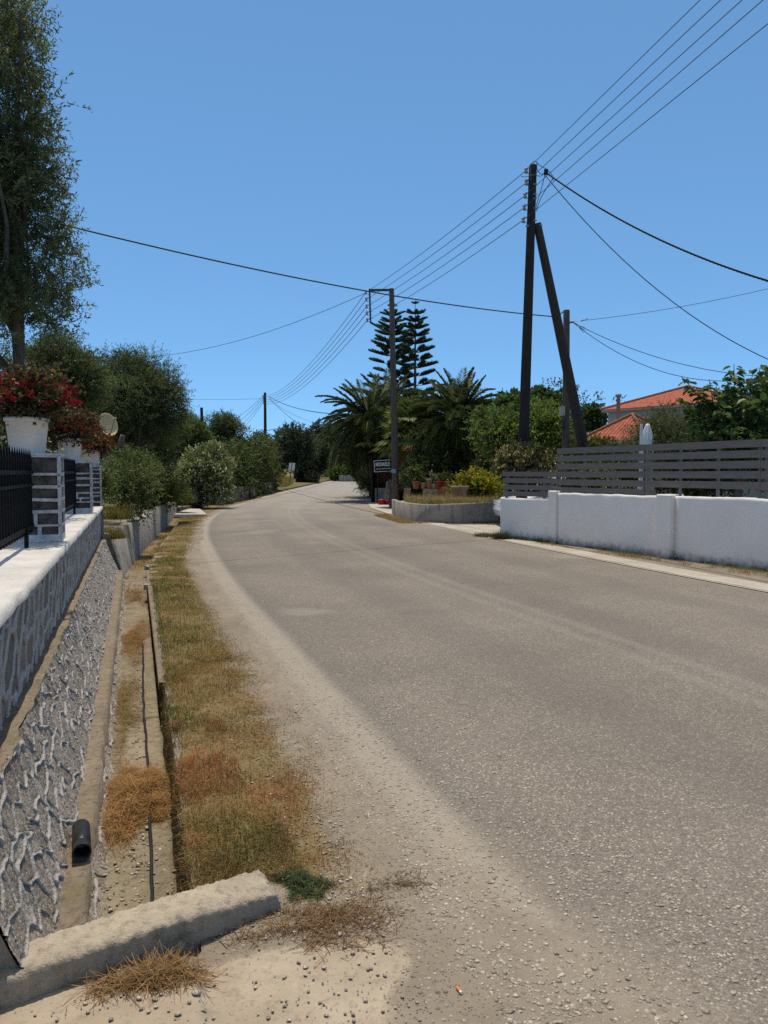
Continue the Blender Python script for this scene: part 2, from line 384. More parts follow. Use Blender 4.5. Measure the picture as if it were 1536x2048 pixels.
def wob(r, A, B, n, amp):
    t = np.linspace(0, 1, n)[:, None]; P = np.array(A)*(1-t)+np.array(B)*t
    P[1:-1] += r.normal(0, amp, (n-2, 3)); return P
def trunk(r, base, top, r0, r1, limbs=(), mat='bark', parent=None, amp=.05, name='trunk'):
    m = MB(); P = wob(r, base, top, 7, amp); m.tube(P, np.linspace(r0, r1, 7)*np.array([1.25, 1.05, 1, 1, 1, 1, 1]), 9)
    for L in limbs:
        st = P[int(r.integers(3, 7))]; m.tube(wob(r, st, L, 6, amp*1.2), np.linspace(r1*.85, r1*.22, 6), 6)
    return m.build(name, mat, parent, True)
def tree(name, label, cat, base, c, rad, seed, ntw, K=9, TL=.35, LL=.07, LW=.018, col=(.075, .09, .045), nb=22, rs=.42, tr=.12,
         up=.25, var=.3, shell=.4, mat='leaf', group=None, extra=(), young=None, fwd=.7, bark='bark', nl=5, flat=1.):
    r = RS(seed); t = thing(name, label, cat, tuple(map(float, base)), group)
    bl = blobs(r, c, rad, nb, rs)
    for ec, er, en in extra:
        b2 = blobs(r, ec, er, en, rs); bl = (np.concatenate([bl[0], b2[0]]), np.concatenate([bl[1], b2[1]]))
    k = r.choice(len(bl[0]), min(nl, len(bl[0])), replace=False)
    cc = np.array(c, float); top = np.array([(cc[0]+base[0])/2, (cc[1]+base[1])/2, cc[2]-np.array(rad)[2]*.35])
    if tr: trunk(r, base, top, tr, tr*.7, [bl[0][i] for i in k], bark, t, tr*.35)
    leafobj('crown', [crown(r, bl, ntw, TL, K, LL, LW, col, up, var, fwd, shell, young, flat)], mat, t)
    return t
# ---- grass blades: two-quad strips
def blades(r, P, hgt, lean, wid, cols, az=None):
    N = len(P); az = r.uniform(0, 2*PI, N) if az is None else az
    d = np.stack([np.cos(az), np.sin(az), np.zeros(N)], 1); s = np.stack([-d[:, 1], d[:, 0], d[:, 2]], 1)*np.broadcast_to(wid, (N,))[:, None]*.5
    h = np.broadcast_to(hgt, (N,))[:, None]; l = np.broadcast_to(lean, (N,))[:, None]
    up = np.array([0, 0, 1.])
    mid = P+up*h*.55*np.sqrt(np.clip(1-l*l*.5, .05, 1))+d*h*l*.35; tip = P+up*h*np.clip(1-l*.8, .02, 1)+d*h*l
    V = np.stack([P-s, P+s, mid+s*.8, mid-s*.8, mid-s*.8, mid+s*.8, tip+s*.15, tip-s*.15], 1).reshape(-1, 4, 3)
    return V, np.repeat(cols, 8, 0)

# ------------------------------------------------------------------ road line and terrain
def fbm(x, y, seed, sc=1., oct=4):
    r = RS(seed); v = np.zeros(np.broadcast(x, y).shape); a = 1.
    for k in range(oct):
        for j in range(3):
            th = r.uniform(0, 2*PI); f = sc*2**k*r.uniform(.7, 1.4)
            v = v+a*np.sin(2*PI*f*(x*math.cos(th)+y*math.sin(th))+r.uniform(0, 6.3))/3
        a *= .55
    return v
def catmull(P, step=.5):
    P = np.array(P, float); out = []
    for i in range(1, len(P)-2):
        p0, p1, p2, p3 = P[i-1:i+3]; n = max(2, int(np.linalg.norm(p2-p1)/step))
        for t in np.linspace(0, 1, n, endpoint=False)[:, None]:
            out.append(.5*(2*p1+(p2-p0)*t+(2*p0-5*p1+4*p2-p3)*t*t+(3*p1-p0-3*p2+p3)*t**3))
    return np.concatenate(out).reshape(-1, 2)
RP = [os2w(4.47, -46), os2w(4.47, -40), os2w(4.47, -20), os2w(4.47, 0), os2w(4.47, 6), os2w(4.47, 12), os2w(4.85, 20), os2w(5.65, 27), os2w(7.0, 34),
      (-4.05, 45), (-4.5, 65), (-6.2, 85), (-9.8, 104), (-16, 118), (-26, 127), (-40, 131), (-60, 132), (-70, 132)]
RC = catmull(RP, .35); RT = unit(np.gradient(RC, axis=0)); RN = np.stack([RT[:, 1], -RT[:, 0]], 1)
RL = np.concatenate([[0], np.cumsum(np.linalg.norm(np.diff(RC, axis=0), axis=1))])
def ribbon(name, u0, u1, nu, zoff, mat, lo=0, hi=None, zf=None):
    c = RC[lo:hi]; nn = RN[lo:hi]; L = RL[lo:hi]; us = np.linspace(u0, u1, nu)
    XY = c[:, None, :]+nn[:, None, :]*(us[None, :, None]-3.42)
    z = zt(XY[..., 1])+zoff
    V = np.concatenate([XY, z[..., None]], 2).reshape(-1, 3)
    uv = np.stack(np.broadcast_arrays((us-(u0 if zf else 0))[None, :], L[:, None]), 2).reshape(-1, 2)
    q = grid(len(c), nu)[:, ::-1]
    return kind(npmesh(name, V, q, mat, None, None, uv=uv), 'structure')
def ridx(Y): return int(np.argmin(np.abs(RC[:, 1]-Y)+(np.arange(len(RC)) > 1e9)))
ribbon('road', -.05, 7.12, 18, .001, 'road')
SH = np.interp
def cs(s): return np.interp(s, [-99, 12, 14, 17, 20, 23.5, 26.6, 29.3, 34.6, 39, 45, 58, 400], [0, 0, .03, .25, .56, .9, 1.26, 1.7, 2.75, 4.0, 6.2, 11, 130])
def gz(o, s):
    """height of the bare ground over base level at road-frame (o, s)"""
    op = o-cs(s)
    b = np.interp(s, [-99, 13.7, 13.9, 20, 27, 30, 36, 400], [.86, .86, .50, .52, .48, .28, .12, .0])
    dip = np.interp(s, [-99, 2.55, 2.62, 10, 14, 26, 28.2, 400], [.0, .0, -.30, -.30, -.20, -.17, -.01, -.01])
    e0 = np.where(s < 13.85, -.72, -.33); e1 = np.where(s < 13.85, -.64, -.30)
    tw = np.where(s >= 13.85, -.23*(1-sm(s, 13.8, 18)), 0.); e0 = e0+tw; e1 = e1+tw
    left = dip+(b-dip)*np.clip((e1-op)/(e1-e0), 0, 1)
    left = np.where(s < 2.58, np.where(op < -.64, .86*np.clip((-.64-op)/.08, 0, 1), 0), left)
    k = np.clip((op-.155)/.03, 0, 1); bank = -.015+.015*sm(op, .2, .45)-.004*sm(op, .75, .95)
    return left*(1-k)+bank*k
def ground():
    o = np.unique(np.round(np.concatenate([[-500, -200, -90, -50, -30, -20, -14, -10, -7, -5, -3.5, -2.5, -1.8, -1.2, -.9], np.arange(-.76, -.24, .03), np.arange(-.2, 1.5, .045), np.arange(1.5, 4, .25),
        [4.5, 5, 6, 7, 8, 9, 10, 12, 14, 17, 21, 26, 32, 40, 52, 70, 100, 200, 500], [.15, .17, .19]]), 3))
    s = np.unique(np.round(np.concatenate([[-120, -60, -30, -15, -8, -4, -2], np.arange(-1, 1.5, .25), np.arange(1.5, 5, .05), np.arange(5, 14, .15), [2.55, 2.59, 2.62, 13.7, 13.8, 13.85, 13.9], np.arange(14, 36, .4), np.arange(36, 60, 1.), np.arange(60, 140, 4), [150, 180, 230, 300, 420, 600]]), 3))
    S, O = np.meshgrid(s, o, indexing='ij'); sh = cs(S); OO = O+np.where(np.abs(O) < 20, sh, sh*0+sh)
    X, Y = os2w(OO, S); z = zt(Y)+gz(OO, S)
    op = O
    z = z+.007*sm(op, .7, .95)*(1-sm(op, 1.3, 1.6))+.005*fbm(op, S, 41, 1.1, 4)*sm(op, .75, 1.0)*(1-sm(op, 1.3, 1.6))-.05*np.clip(op-1.0, 0, .25)*(1-sm(op, 7.2, 7.9))-.05*sm(op, 1.25, 1.7)*(1-sm(op, 7.2, 7.9)) - .015*sm(op, 7.6, 9)
    ap = (1-sm(S, 2.35, 2.65))*(1-sm(op-.18*np.sin(S*3), .45, .95))*sm(op, -2.5, -1.5)
    gm = sm(op, .16, .3)*(1-sm(op, .55, 1.0))*sm(S, 2.7, 3.1)
    chan = sm(op, -.3, -.2)*(1-sm(op, .10, .17))*sm(S, 12.5, 15)*.6
    far = np.clip((1-sm(op, -1.2, -.5)) + sm(op, 10, 12) + sm(S, 34, 40)*(1-sm(op, .2, .9)), 0, 1)
    m = np.stack([ap, gm+chan, far], -1).reshape(-1, 3)
    V = np.stack([X, Y, z], -1).reshape(-1, 3)
    kind(npmesh('ground', V, grid(len(s), len(o))[:, ::-1], 'ground', None, m, 'mask', True), 'structure')
ground()
lo_, hi_ = ridx(5), ridx(64)
i12 = int(np.argmin(np.hypot(RC[:, 0]-os2w(4.47, 1)[0], RC[:, 1]-os2w(4.47, 1)[1]))); i62 = int(np.argmin(np.abs(RC[:, 1]-33)))
ribbon('pavement', 6.95, 7.55, 5, .012, 'pavement', i12-60, i62, True)
def sheet(name, pts, z, mat, sub=6):
    """fan-free polygon sheet: quad strips between two edge lists"""
    A, B = pts; A = np.array(A, float); B = np.array(B, float); n = max(len(A), len(B))*sub
    rs_ = lambda P: np.stack([np.interp(np.linspace(0, len(P)-1, n), np.arange(len(P)), P[:, k]) for k in (0, 1)], 1)
    A, B = rs_(A), rs_(B); t = np.linspace(0, 1, 8)[None, :, None]
    XY = A[:, None]*(1-t)+B[:, None]*t
    V = np.concatenate([XY, (zt(XY[..., 1])+z)[..., None]], 2).reshape(-1, 3)
    q = grid(n, 8); n0 = np.cross(V[q[0][1]]-V[q[0][0]], V[q[0][2]]-V[q[0][0]])
    return kind(npmesh(name, V, q if n0[2] > 0 else q[:, ::-1], mat), 'structure')
sheet('forecourt', ([(.95, 25.6), (.15, 29.6), (-.55, 34), (-.8, 38.5), (-1.0, 42)], [(2.4, 26.5), (2.6, 29.6), (2.6, 34), (2.6, 38.5), (2.6, 42)]), .022, 'forecourt')
sheet('driveway', ([(2.75, 19.4), (2.0, 21.6), (1.55, 23.0)], [(11, 21.4), (11, 23.5), (11, 26)]), .016, 'pavement')
sheet('side_road', ([(-7.7, 58.5), (-8.2, 64), (-8.8, 71)], [(-26, 60), (-26, 64), (-26, 69)]), .012, 'road')

# ------------------------------------------------------------------ left: stone garden wall, channel
def voro(x, y, cell, seed, ax=1.):
    """F1, F2 and id of a jittered-grid voronoi, vectorised"""
    gx, gy = x/cell, y/(cell*ax); ix, iy = np.floor(gx).astype(int), np.floor(gy).astype(int)
    f1 = np.full(x.shape, 9.); f2 = f1.copy(); idd = np.zeros(x.shape)
    def hsh(a, b, k):
        v = np.sin(a*127.1+b*311.7+k*74.7+seed*17.3)*43758.5453; return v-np.floor(v)
    for dx in (-1, 0, 1):
        for dy in (-1, 0, 1):
            a, b = ix+dx, iy+dy
            d = np.hypot(a+.5+.8*(hsh(a, b, 1)-.5)-gx, (b+.5+.8*(hsh(a, b, 2)-.5)-gy)*ax)
            nid = hsh(a, b, 3); n2 = np.where(d < f1, f1, np.minimum(f2, d)); idd = np.where(d < f1, nid, idd)
            f2 = n2; f1 = np.minimum(f1, d)
    return f1, f2, idd
S0, S1 = 2.5, 13.8
def wall_face(name, zlo, zhi, olo, ohi, mat, cell, relief, seed, parent, rows, mw, pw_=1.):
    s = [S0]
    while s[-1] < S1: s.append(s[-1]+max(.006, .0021*s[-1]))
    s = np.array(s); s[-1] = S1; t = np.linspace(0, 1, rows)
    S, T = np.meshgrid(s, t, indexing='ij'); Z = zlo+(zhi-zlo)*T
    wx = S+.05*fbm(S, Z, seed+5, 1.6, 3); wy = Z+.045*fbm(S, Z, seed+6, 1.6, 3)
    f1, f2, idd = voro(wx, wy, cell, seed, .72)
    e = (f2-f1)*cell
    mort = 1-sm(e, mw*.55, mw*1.25)
    rough = fbm(S, Z, seed+9, 7, 4)*.5; fine = RS(seed+3).normal(0, 1, S.shape)
    d = mort*relief*(1-.35*sm(e, 0, mw*.5)) + (1-mort)*(relief*.25*(idd-.5)+rough*relief*.75)+fine*relief*.05
    d -= relief*.6*np.exp(-((e-mw*1.35)/(mw*.35))**2)
    O = olo+(ohi-olo)*T**pw_+d-relief
    X, Y = os2w(O, S)
    V = np.stack([X, Y, Z], -1).reshape(-1, 3)
    m = np.stack([mort, idd, rough*.5+.5], -1).reshape(-1, 3)
    return npmesh(name, V, grid(len(s), rows), mat, parent, m, 'mask', True)
gw = thing('garden_wall', 'long grey stone garden wall with white painted coping beside the drainage channel', 'wall', (*os2w(-.6, 7), -.1))
wall_face('upper_wall', .46, .985, -.562, -.540, 'stone_upper', .26, .012, 3, gw, 90, .030)
wall_face('lower_wall', -.32, .48, -.06, -.485, 'stone_lower', .15, .010, 8, gw, 200, .0105, .62)
def strip_top(name, o0, o1, z, mat, parent, amp, seed, s0=S0, s1=S1, no=9, skirt=0.):
    s = np.concatenate([np.arange(s0, min(6, s1), .03), np.arange(min(6, s1), s1, .07), [s1]]); o = np.linspace(o0, o1, no)
    S, O = np.meshgrid(s, o, indexing='ij'); Z = z+amp*fbm(S, O, seed, 2.5, 5)+RS(seed).normal(0, amp*.12, S.shape)
    O = O+amp*1.2*fbm(S, O*0, seed+1, 2., 5)*(np.abs(O-o1) < 1e-6)
    if skirt:
        O = np.concatenate([O[:, :1], O, O[:, -1:]], 1); S = np.concatenate([S[:, :1], S, S[:, -1:]], 1)
        Z = np.concatenate([Z[:, :1]-skirt, Z, Z[:, -1:]-skirt], 1)
    X, Y = os2w(O, S); V = np.stack([X, Y, Z], -1).reshape(-1, 3)
    return npmesh(name, V, grid(S.shape[0], S.shape[1])[:, ::-1], mat, parent, None, smooth=not skirt)
strip_top('ledge', -.60, -.488, .482, 'kerb_concrete', gw, .010, 21)
strip_top('coping', -1.25, -.525, 1.03, 'coping_paint', gw, .0035, 31, no=22, skirt=.055)
m = MB()       # end face
p = [os2w(o, S1) for o in (-1.25, -.24, -.50, -.52, -1.25)]
zs = (-.3, -.3, .47, 1.0, 1.0)
m.v = [(*a, z) for a, z in zip(p, zs)]+[(*(np.array(a)-DV*.25), z) for a, z in zip(p, zs)]
m.f = [(0,1,2,3,4)]
m.build('end_face', 'concrete_wall', gw)
m = MB(); p = [os2w(o, S0+.01) for o in (-1.25, -.20, -.35, -.45, -.53, -.56, -1.25)]; m.v = [(*a, z) for a, z in zip(p, (-.3, -.3, .06, .3, .46, 1.0, 1.0))]; m.f = [tuple(range(7))]; m.build('end_face', 'concrete_wall', gw)
# kerb strip at the wall foot and channel bed
kerb = kind(strip_top('channel_kerb', -.34, -.205, -.035, 'kerb_concrete', None, .010, 44, 2.4, 13.6, 5, .3), 'structure')
kind(strip_top('channel_bed', -.205, .150, -.255, 'channel_concrete', None, .007, 45, 2.55, 13.6, 12, .1), 'structure')
kind(strip_top('channel_edge', .150, .205, .004, 'kerb_concrete', None, .010, 46, 6.4, 13.2, 4, .06), 'structure')

# ragged retaining wall further on, following the bend
rt = []
for s in np.concatenate([np.arange(13.82, 29.4, .25)]): rt.append((-.235+cs(s), s))
rt = np.array(rt); hgt = np.interp(rt[:, 1], [13.8, 20, 26, 28.6, 29.2], [.56, .57, .58, .58, .5])+.015*fbm(rt[:, 1], 0*rt[:, 1], 4, .8, 4)
V = []
for (o, s), h in zip(rt, hgt):
    bz = -.28
    tw = -.23*(1-float(sm(s, 13.8, 18)))
    for do, z in ((.03, bz), (tw, h-.02), (tw-.02, h), (tw-.15, h+.005), (tw-.17, h-.03), (-.19, bz)):
        x, y = os2w(o+do, s); V.append((x, y, z))
q = grid(len(rt), 6)
q = np.concatenate([q, [[5, 4, 1, 0], [4, 3, 2, 1]], np.array([[0, 1, 4, 5], [1, 2, 3, 4]])+6*(len(rt)-1)]); rw = npmesh('retaining_wall', np.array(V), q, 'concrete_wall')
tag(rw, 'stained bare concrete retaining wall curving beyond the stone garden wall', 'wall')
# footbridge slab
m = MB(); a, b, c_, d_ = [at(*p)[:2] for p in ((347, 1037, 27.2), (414, 1031, 28.4), (400, 1021, 32.6), (352, 1021, 32.0))]
m.hexa([(*a, .02), (*b, -.02), (*c_, -.02), (*d_, .02)], [(*a, .12), (*b, .06), (*c_, .06), (*d_, .12)])
tag(m.build('concrete_slab', 'slab_concrete'), 'pale flat concrete slab bridging the ditch past the retaining wall', 'slab')
# low stone wall under hedge
m = MB(); prev = None
for Y in np.linspace(37.5, 60, 26):
    i = ridx(Y); e = RC[i]-RN[i]*(3.42+.55); k = RC[i]-RN[i]*(3.42+.85); z = float(zt(Y))
    cur = [(*e, z-.1), (*k, z-.1), (*k, z+.75), (*e, z+.75)]
    if prev: m.hexa([prev[0], cur[0], cur[1], prev[1]], [prev[3], cur[3], cur[2], prev[2]])
    prev = cur
tag(m.build('low_wall', 'concrete_wall'), 'low shaded wall under the dark ivy hedge beside the road', 'wall')

# concrete block across the end of the channel
def block():
    F0 = np.array([-1.14, 2.22]); F1 = np.array([-.375, 2.745]); d = unit(F1-F0); nn = np.array([-d[1], d[0]])
    F0 = F0-d*.75; L = np.linalg.norm(F1-F0)
    na = int(L/.008); ring = []
    w, ht, zb = .19, .088, -.27
    prof = [(0, zb), (0, -.10), (.0, -.02), (.0, .03), (.0, .06), (.001, .072), (.005, .081), (.014, .087)]+[(x, ht+.004) for x in np.linspace(.05, w-.03, 12)]+[(w-.015, ht-.008), (w, ht-.03), (w, -.05), (w, zb)]
    prof = np.array(prof); nb = len(prof)
    a = np.linspace(0, L, na); A, K = np.meshgrid(a, np.arange(nb), indexing='ij')
    pu, pz = prof[K, 0], prof[K, 1]
    lump = fbm(A, pu+pz, 5, 2.2, 5)*.0045+fbm(A, pu+pz, 6, 14, 4)*.0022+RS(5).normal(0, .0012, A.shape)
    cen = w/2
    end = sm(L-A, 0, .02); sh = .90+.10*end
    u = cen+(pu-cen)*sh+lump*np.sign(pu-cen+1e-6); z = pz+lump*(pz > .02)-(1-end)*.018*(pz > .03)-.014*sm(A, L-.45, L)*(pz > .03)
    A2 = A+.012*fbm(pu, pz, 8, 6, 3)*(A > L-.02)
    XY = F0+A2[..., None]*d+u[..., None]*nn
    V = np.concatenate([XY, z[..., None]], 2).reshape(-1, 3); q = grid(na, nb)[:, ::-1]
    e = np.arange(nb)+(na-1)*nb; h = nb//2
    caps = np.array([[e[i], e[i+1], e[nb-2-i], e[nb-1-i]] for i in range(h)])
    o = npmesh('concrete_block', V, np.concatenate([q, caps]), 'concrete_block', None, smooth=True)
    tag(o, 'rough weathered concrete kerb block lying across the end of the channel', 'block')
block()
# drain pipe, hose
def pl(o, s, z): return np.array([*os2w(o, s), z])
dp = thing('drain_pipe', 'short black plastic drain pipe poking out at the foot of the stone wall', 'pipe', pl(-.235, 3.4, 0))
m = MB(); n_ = 24; pr = [(.038, 0), (.038, .05), (.035, .054), (.038, .058), (.038, .24), (.032, .24), (.032, .0), (.038, 0)]
ax = unit(pl(-.275, 3.9, .005)-pl(-.235, 3.38, -.005)); e1 = unit(np.cross(ax, [0, 0, 1.])); e2 = np.cross(ax, e1); o0 = pl(-.235, 3.38, .012)
for r_, z_ in pr:
    for k in range(n_): m.v.append(tuple(o0+ax*z_+r_*(math.cos(2*PI*k/n_)*e1+math.sin(2*PI*k/n_)*e2)))
m.f = [(i*n_+k, i*n_+(k+1) % n_, (i+1)*n_+(k+1) % n_, (i+1)*n_+k) for i in range(len(pr)-1) for k in range(n_)]
m.build('pipe_body', 'black_plastic', dp, True)
r = RS(71); P = np.array([pl(.045+.006*math.sin(s*1.7)+.003*r.normal(), s, -.235+.004*r.normal()) for s in np.arange(2.85, 8.7, .12)])
tag(MB().tube(P, .0085, 7).build('hose', 'black_plastic', None, True), 'thin black hose lying along the channel bed', 'hose')

# pillars with raised white joints
def pillar(s, o0, o1, L, zb, ztop, seed, label):
    r = RS(seed); t = thing('stone_pillar', label, 'pillar', pl((o0+o1)/2, s+L/2, zb), 'stone pillars along the garden wall')
    w = o1-o0
    def q(u, v): return os2w(o0+u*w, s+v*L)
    core = MB(); ins = .012
    B = [(ins/w, ins/L), (1-ins/w, ins/L), (1-ins/w, 1-ins/L), (ins/w, 1-ins/L)]
    core.hexa([(*q(*b), zb) for b in B], [(*q(*b), ztop-.005) for b in B]); core.build('stones', 'pillar_stone', t)
    mo = MB(); z = zb; rows = []
    hs = [.05]+list(r.uniform(.075, .115, 9))
    # joint lines: raised bands (rows), verticals per row, on front (v=0) and road side (u=1)
    def band(fu, a0, a1, z0, z1, th):
        # front face
        if fu == 'f': P = [(a0*w, 0), (a1*w, 0)]; out = (0, -1)
        else: P = [(w, a0*L), (w, a1*L)]; out = (1, 0)
        (ua, va), (ub, vb) = P
        iu, iv = -out[0]*.02, -out[1]*.02; ou, ov = out[0]*th, out[1]*th
        pts = [(ua+iu, va+iv), (ub+iu, vb+iv), (ub+ou, vb+ov), (ua+ou, va+ov)]
        wld = [os2w(o0+x, s+y) for x, y in pts]
        j = r.normal(0, .005, 4)
        mo.hexa([(*wld[i], z0+j[i]) for i in range(4)], [(*wld[i], z1+j[3-i]) for i in range(4)])
    z = zb; band('f', -.01, 1.01, z, z+.06, .004); band('s', -.01, 1.01, z, z+.06, .004); z += .055
    while z < ztop-.05:
        h = min(r.uniform(.06, .125), ztop-z)
        if ztop-z-h < .05: h = ztop-z
        jt = r.uniform(.016, .026)
        for f in 'fs':
            band(f, -.012, 1.012, z+h-jt, z+h, .003+r.uniform(0, .003))
            cuts = [.0, 1.] if r.random() < .35 else [.0, r.uniform(.25, .45) if r.random() < .6 else r.uniform(.55, .75), 1.]
            for c in cuts:
                jw = r.uniform(.045, .075)
                band(f, max(-.012, c-jw/2) if c > 0 else -.012, min(1.012, c+jw/2) if c < 1 else 1.012, z-.004, z+h-.004, .002+r.uniform(0, .002))
        z += h
    mo.build('mortar_joints', 'pillar_mortar', t)
    cp = MB(); B = [(-.02, -.02), (1.02, -.02), (1.02, 1.02), (-.02, 1.02)]
    cp.hexa([(*q(*b), ztop-.004) for b in B], [(*q(*b), ztop+.012) for b in B]); cp.build('cap', 'pillar_mortar', t)
    return t
simple('pillar_stone', (.11, .088, .072), .9, .7, 11, 1, 38, .03); simple('pillar_mortar', (.58, .545, .51), .9, .35, 12, 1, 40, .015)
pillar(6.85, -1.06, -.585, .36, 1.03, 1.745, 1, 'nearest stone pillar with white joints carrying the largest white pot of red geraniums')
pillar(11.75, -1.04, -.59, .36, 1.03, 1.76, 2, 'middle stone pillar with white joints between two iron fence panels')
pillar(14.9, -1.0, -.585, .34, .5, 1.72, 3, 'farthest stone pillar overgrown by green creeper at the wall end')

# iron railing panels
pm = MB(); hh = .60; w = .0085
pm.box((0, 0, 1.12+.27), (w*2, w*2, .54)); pm.add([(-w, -w, 1.66), (w, -w, 1.66), (w, w, 1.66), (-w, w, 1.66), (-w*1.5, -w*1.5, 1.69), (w*1.5, -w*1.5, 1.69), (w*1.5, w*1.5, 1.69), (-w*1.5, w*1.5, 1.69), (0, 0, 1.79)],
    [(0,1,5,4), (1,2,6,5), (2,3,7,6), (3,0,4,7), (4,5,8), (5,6,8), (6,7,8), (7,4,8)])
picket_me = None
def railing(s0, s1, label):
    global picket_me
    t = thing('iron_railing', label, 'railing', pl(-.80, (s0+s1)/2, 1.03), 'black iron railings on the garden wall')
    for z, h in ((1.165, .032), (1.50, .022), (1.60, .030)):
        MB().beam(pl(-.80, s0, z), pl(-.80, s1, z), .03, h).build('rail', 'black_metal', t)
    n = int((s1-s0)/.115); ang = math.atan2(NV[1], NV[0])
    for k in range(n):
        p = pl(-.80, s0+(k+.5)*(s1-s0)/n, 0)
        if picket_me is None:
            o = pm.build('picket', 'black_metal', t); picket_me = o
        else:
            o = picket_me.copy(); o.name = 'picket'; C.objects.link(o); o.parent = t; o.matrix_parent_inverse = PM[t.name]
        o.location = p; o.rotation_euler = (0, 0, ang)
    for f in (.12, .5, .88) if s1-s0 > 3 else (.5,):
        MB().beam(pl(-.785, s0+(s1-s0)*f, 1.02), pl(-.785, s0+(s1-s0)*f, 1.18), .024, .024, (1, 0, 0)).build('foot', 'black_metal', t)
railing(2.6, 6.85, 'black iron railing with spear tops in front of the nearest stone pillar')
railing(7.21, 11.75, 'black iron railing with spear tops between the nearest and the middle pillar')
railing(12.11, 14.9, 'short black iron railing with spear tops behind the middle pillar')

# ------------------------------------------------------------------ potted geraniums
def flowers(r, n, c, rad, col, size, nb=6):
    d = unit(r.normal(size=(n, 3))); d[:, 2] = np.abs(d[:, 2])*1.1-.25; d = unit(d)
    P = np.array(c)+d*np.array(rad)*r.uniform(.82, 1.06, (n, 1))
    K = 22; q = unit(r.normal(size=(n, K, 3)))
    hc = P[:, None]+q*size*.5*r.uniform(.5, 1, (n, K, 1))
    cc = np.array(col)*np.clip(1+r.normal(0, .25, (n, 1, 1))+r.normal(0, .15, (n, K, 1)), .4, 1.7)
    return leaves(r, hc.reshape(-1, 3), unit(q+r.normal(size=q.shape)*.4).reshape(-1, 3), size*.45, size*.4, np.broadcast_to(cc, (n, K, 3)).reshape(-1, 3))
def pot_geranium(s, o, z, rb, rt, h, crad, seed, nfl, label, leafcol, flcol, rim=True):
    r = RS(seed); p = pl(o, s, z); t = thing('potted_geranium', label, 'potted plant', tuple(p), 'white pots of geraniums on the pillars')
    pr = [(0, 0), (rb*.98, 0), (rb, .005), (rb+(rt-rb)*.88, h*.88), (rt*1.0, h*.885), (rt*1.05 if rim else rt*1.01, h*.9), (rt*1.06 if rim else rt*1.01, h), (rt*.96, h), (rt*.93, h*.9), (0, h*.9)]
    MB().lathe(pr, p, 28).build('pot', 'pot_white', t, False)
    for pg in t.children[0].data.polygons: pg.use_smooth = abs(pg.normal.z) < .5
    c = p+np.array([0, 0, h+crad[2]*.62]); bl = blobs(r, c, crad, 26, .5)
    V = [crown(r, bl, 1500, .07, 4, .036, .034, leafcol, .3, .35, .3, .3, None if nfl else ((.26, .08, .035), .3))]
    leafobj('foliage', V, 'leaf', t)
    m = MB()
    for k in range(16): m.tube(wob(r, p+np.array([r.normal(0, .03), r.normal(0, .03), h*.85]), c+r.normal(0, .45, 3)*np.array(crad), 5, .012), .0035, 4)
    m.build('stems', 'bark', t)
    if nfl: leafobj('flowers', [flowers(r, nfl, c, crad, flcol, .034)], 'petal', t)
    return t
simple('pot_white', (.74, .68, .61), .6, .06, 3, .1, 20, .004)
pot_geranium(7.03, -.845, 1.757, .135, .168, .295, (.40, .40, .24), 11, 170, 'largest white pot full of deep red geraniums on the nearest pillar', (.075, .06, .028), (.29, .007, .022))
pot_geranium(11.93, -.88, 1.772, .135, .17, .31, (.42, .46, .22), 12, 90, 'white pot of orange red geraniums on the middle pillar', (.09, .055, .028), (.23, .022, .014))
pot_geranium(15.07, -.79, 1.732, .16, .21, .29, (.40, .40, .17), 13, 0, 'wide rimmed pale pot of browned geraniums on the farthest pillar', (.11, .07, .03), (.26, .07, .03))

# satellite dish on a short mast in the garden
t = thing('satellite_dish', 'cream satellite dish on a thin mast between the pots and the olive trees', 'satellite dish', (-7.15, 20, 1.2))
cd = np.array(at(212, 852, 20)); nd = unit(np.array([.75, -.55, .3])); a1 = unit(np.cross(nd, [0, 0, 1])); a2 = np.cross(a1, nd)
m = MB(); n_ = 28; rr = [0, .08, .16, .24, .30, .315, .30, .16, 0]; dz = [.0, .008, .03, .07, .105, .11, .09, .015, -.02]
for ri, zi in zip(rr, dz):
    for k in range(n_): m.v.append(tuple(cd+ri*(math.cos(2*PI*k/n_)*a1*.88+math.sin(2*PI*k/n_)*a2)+nd*zi))
m.f = [(i*n_+k, i*n_+(k+1) % n_, (i+1)*n_+(k+1) % n_, (i+1)*n_+k) for i in range(len(rr)-1) for k in range(n_)]
m.build('reflector', 'cream_paint', t, True)
MB().tube([cd-a2*-.0-nd*.02+np.array([0, 0, -.05]), cd-nd*.12, (cd[0]-nd[0]*.12, cd[1]-nd[1]*.12, .9)], .025, 8).build('mast', 'grey_metal', t)
fa = cd+nd*.42-a2*-.05; MB().tube([cd-a2*-.3*-1+nd*.08, fa], .012, 6).build('feed_arm', 'grey_metal', t)
MB().tube([fa-nd*.06, fa+nd*.05], [.03, .022], 10).build('feed_horn', 'cream_paint', t)

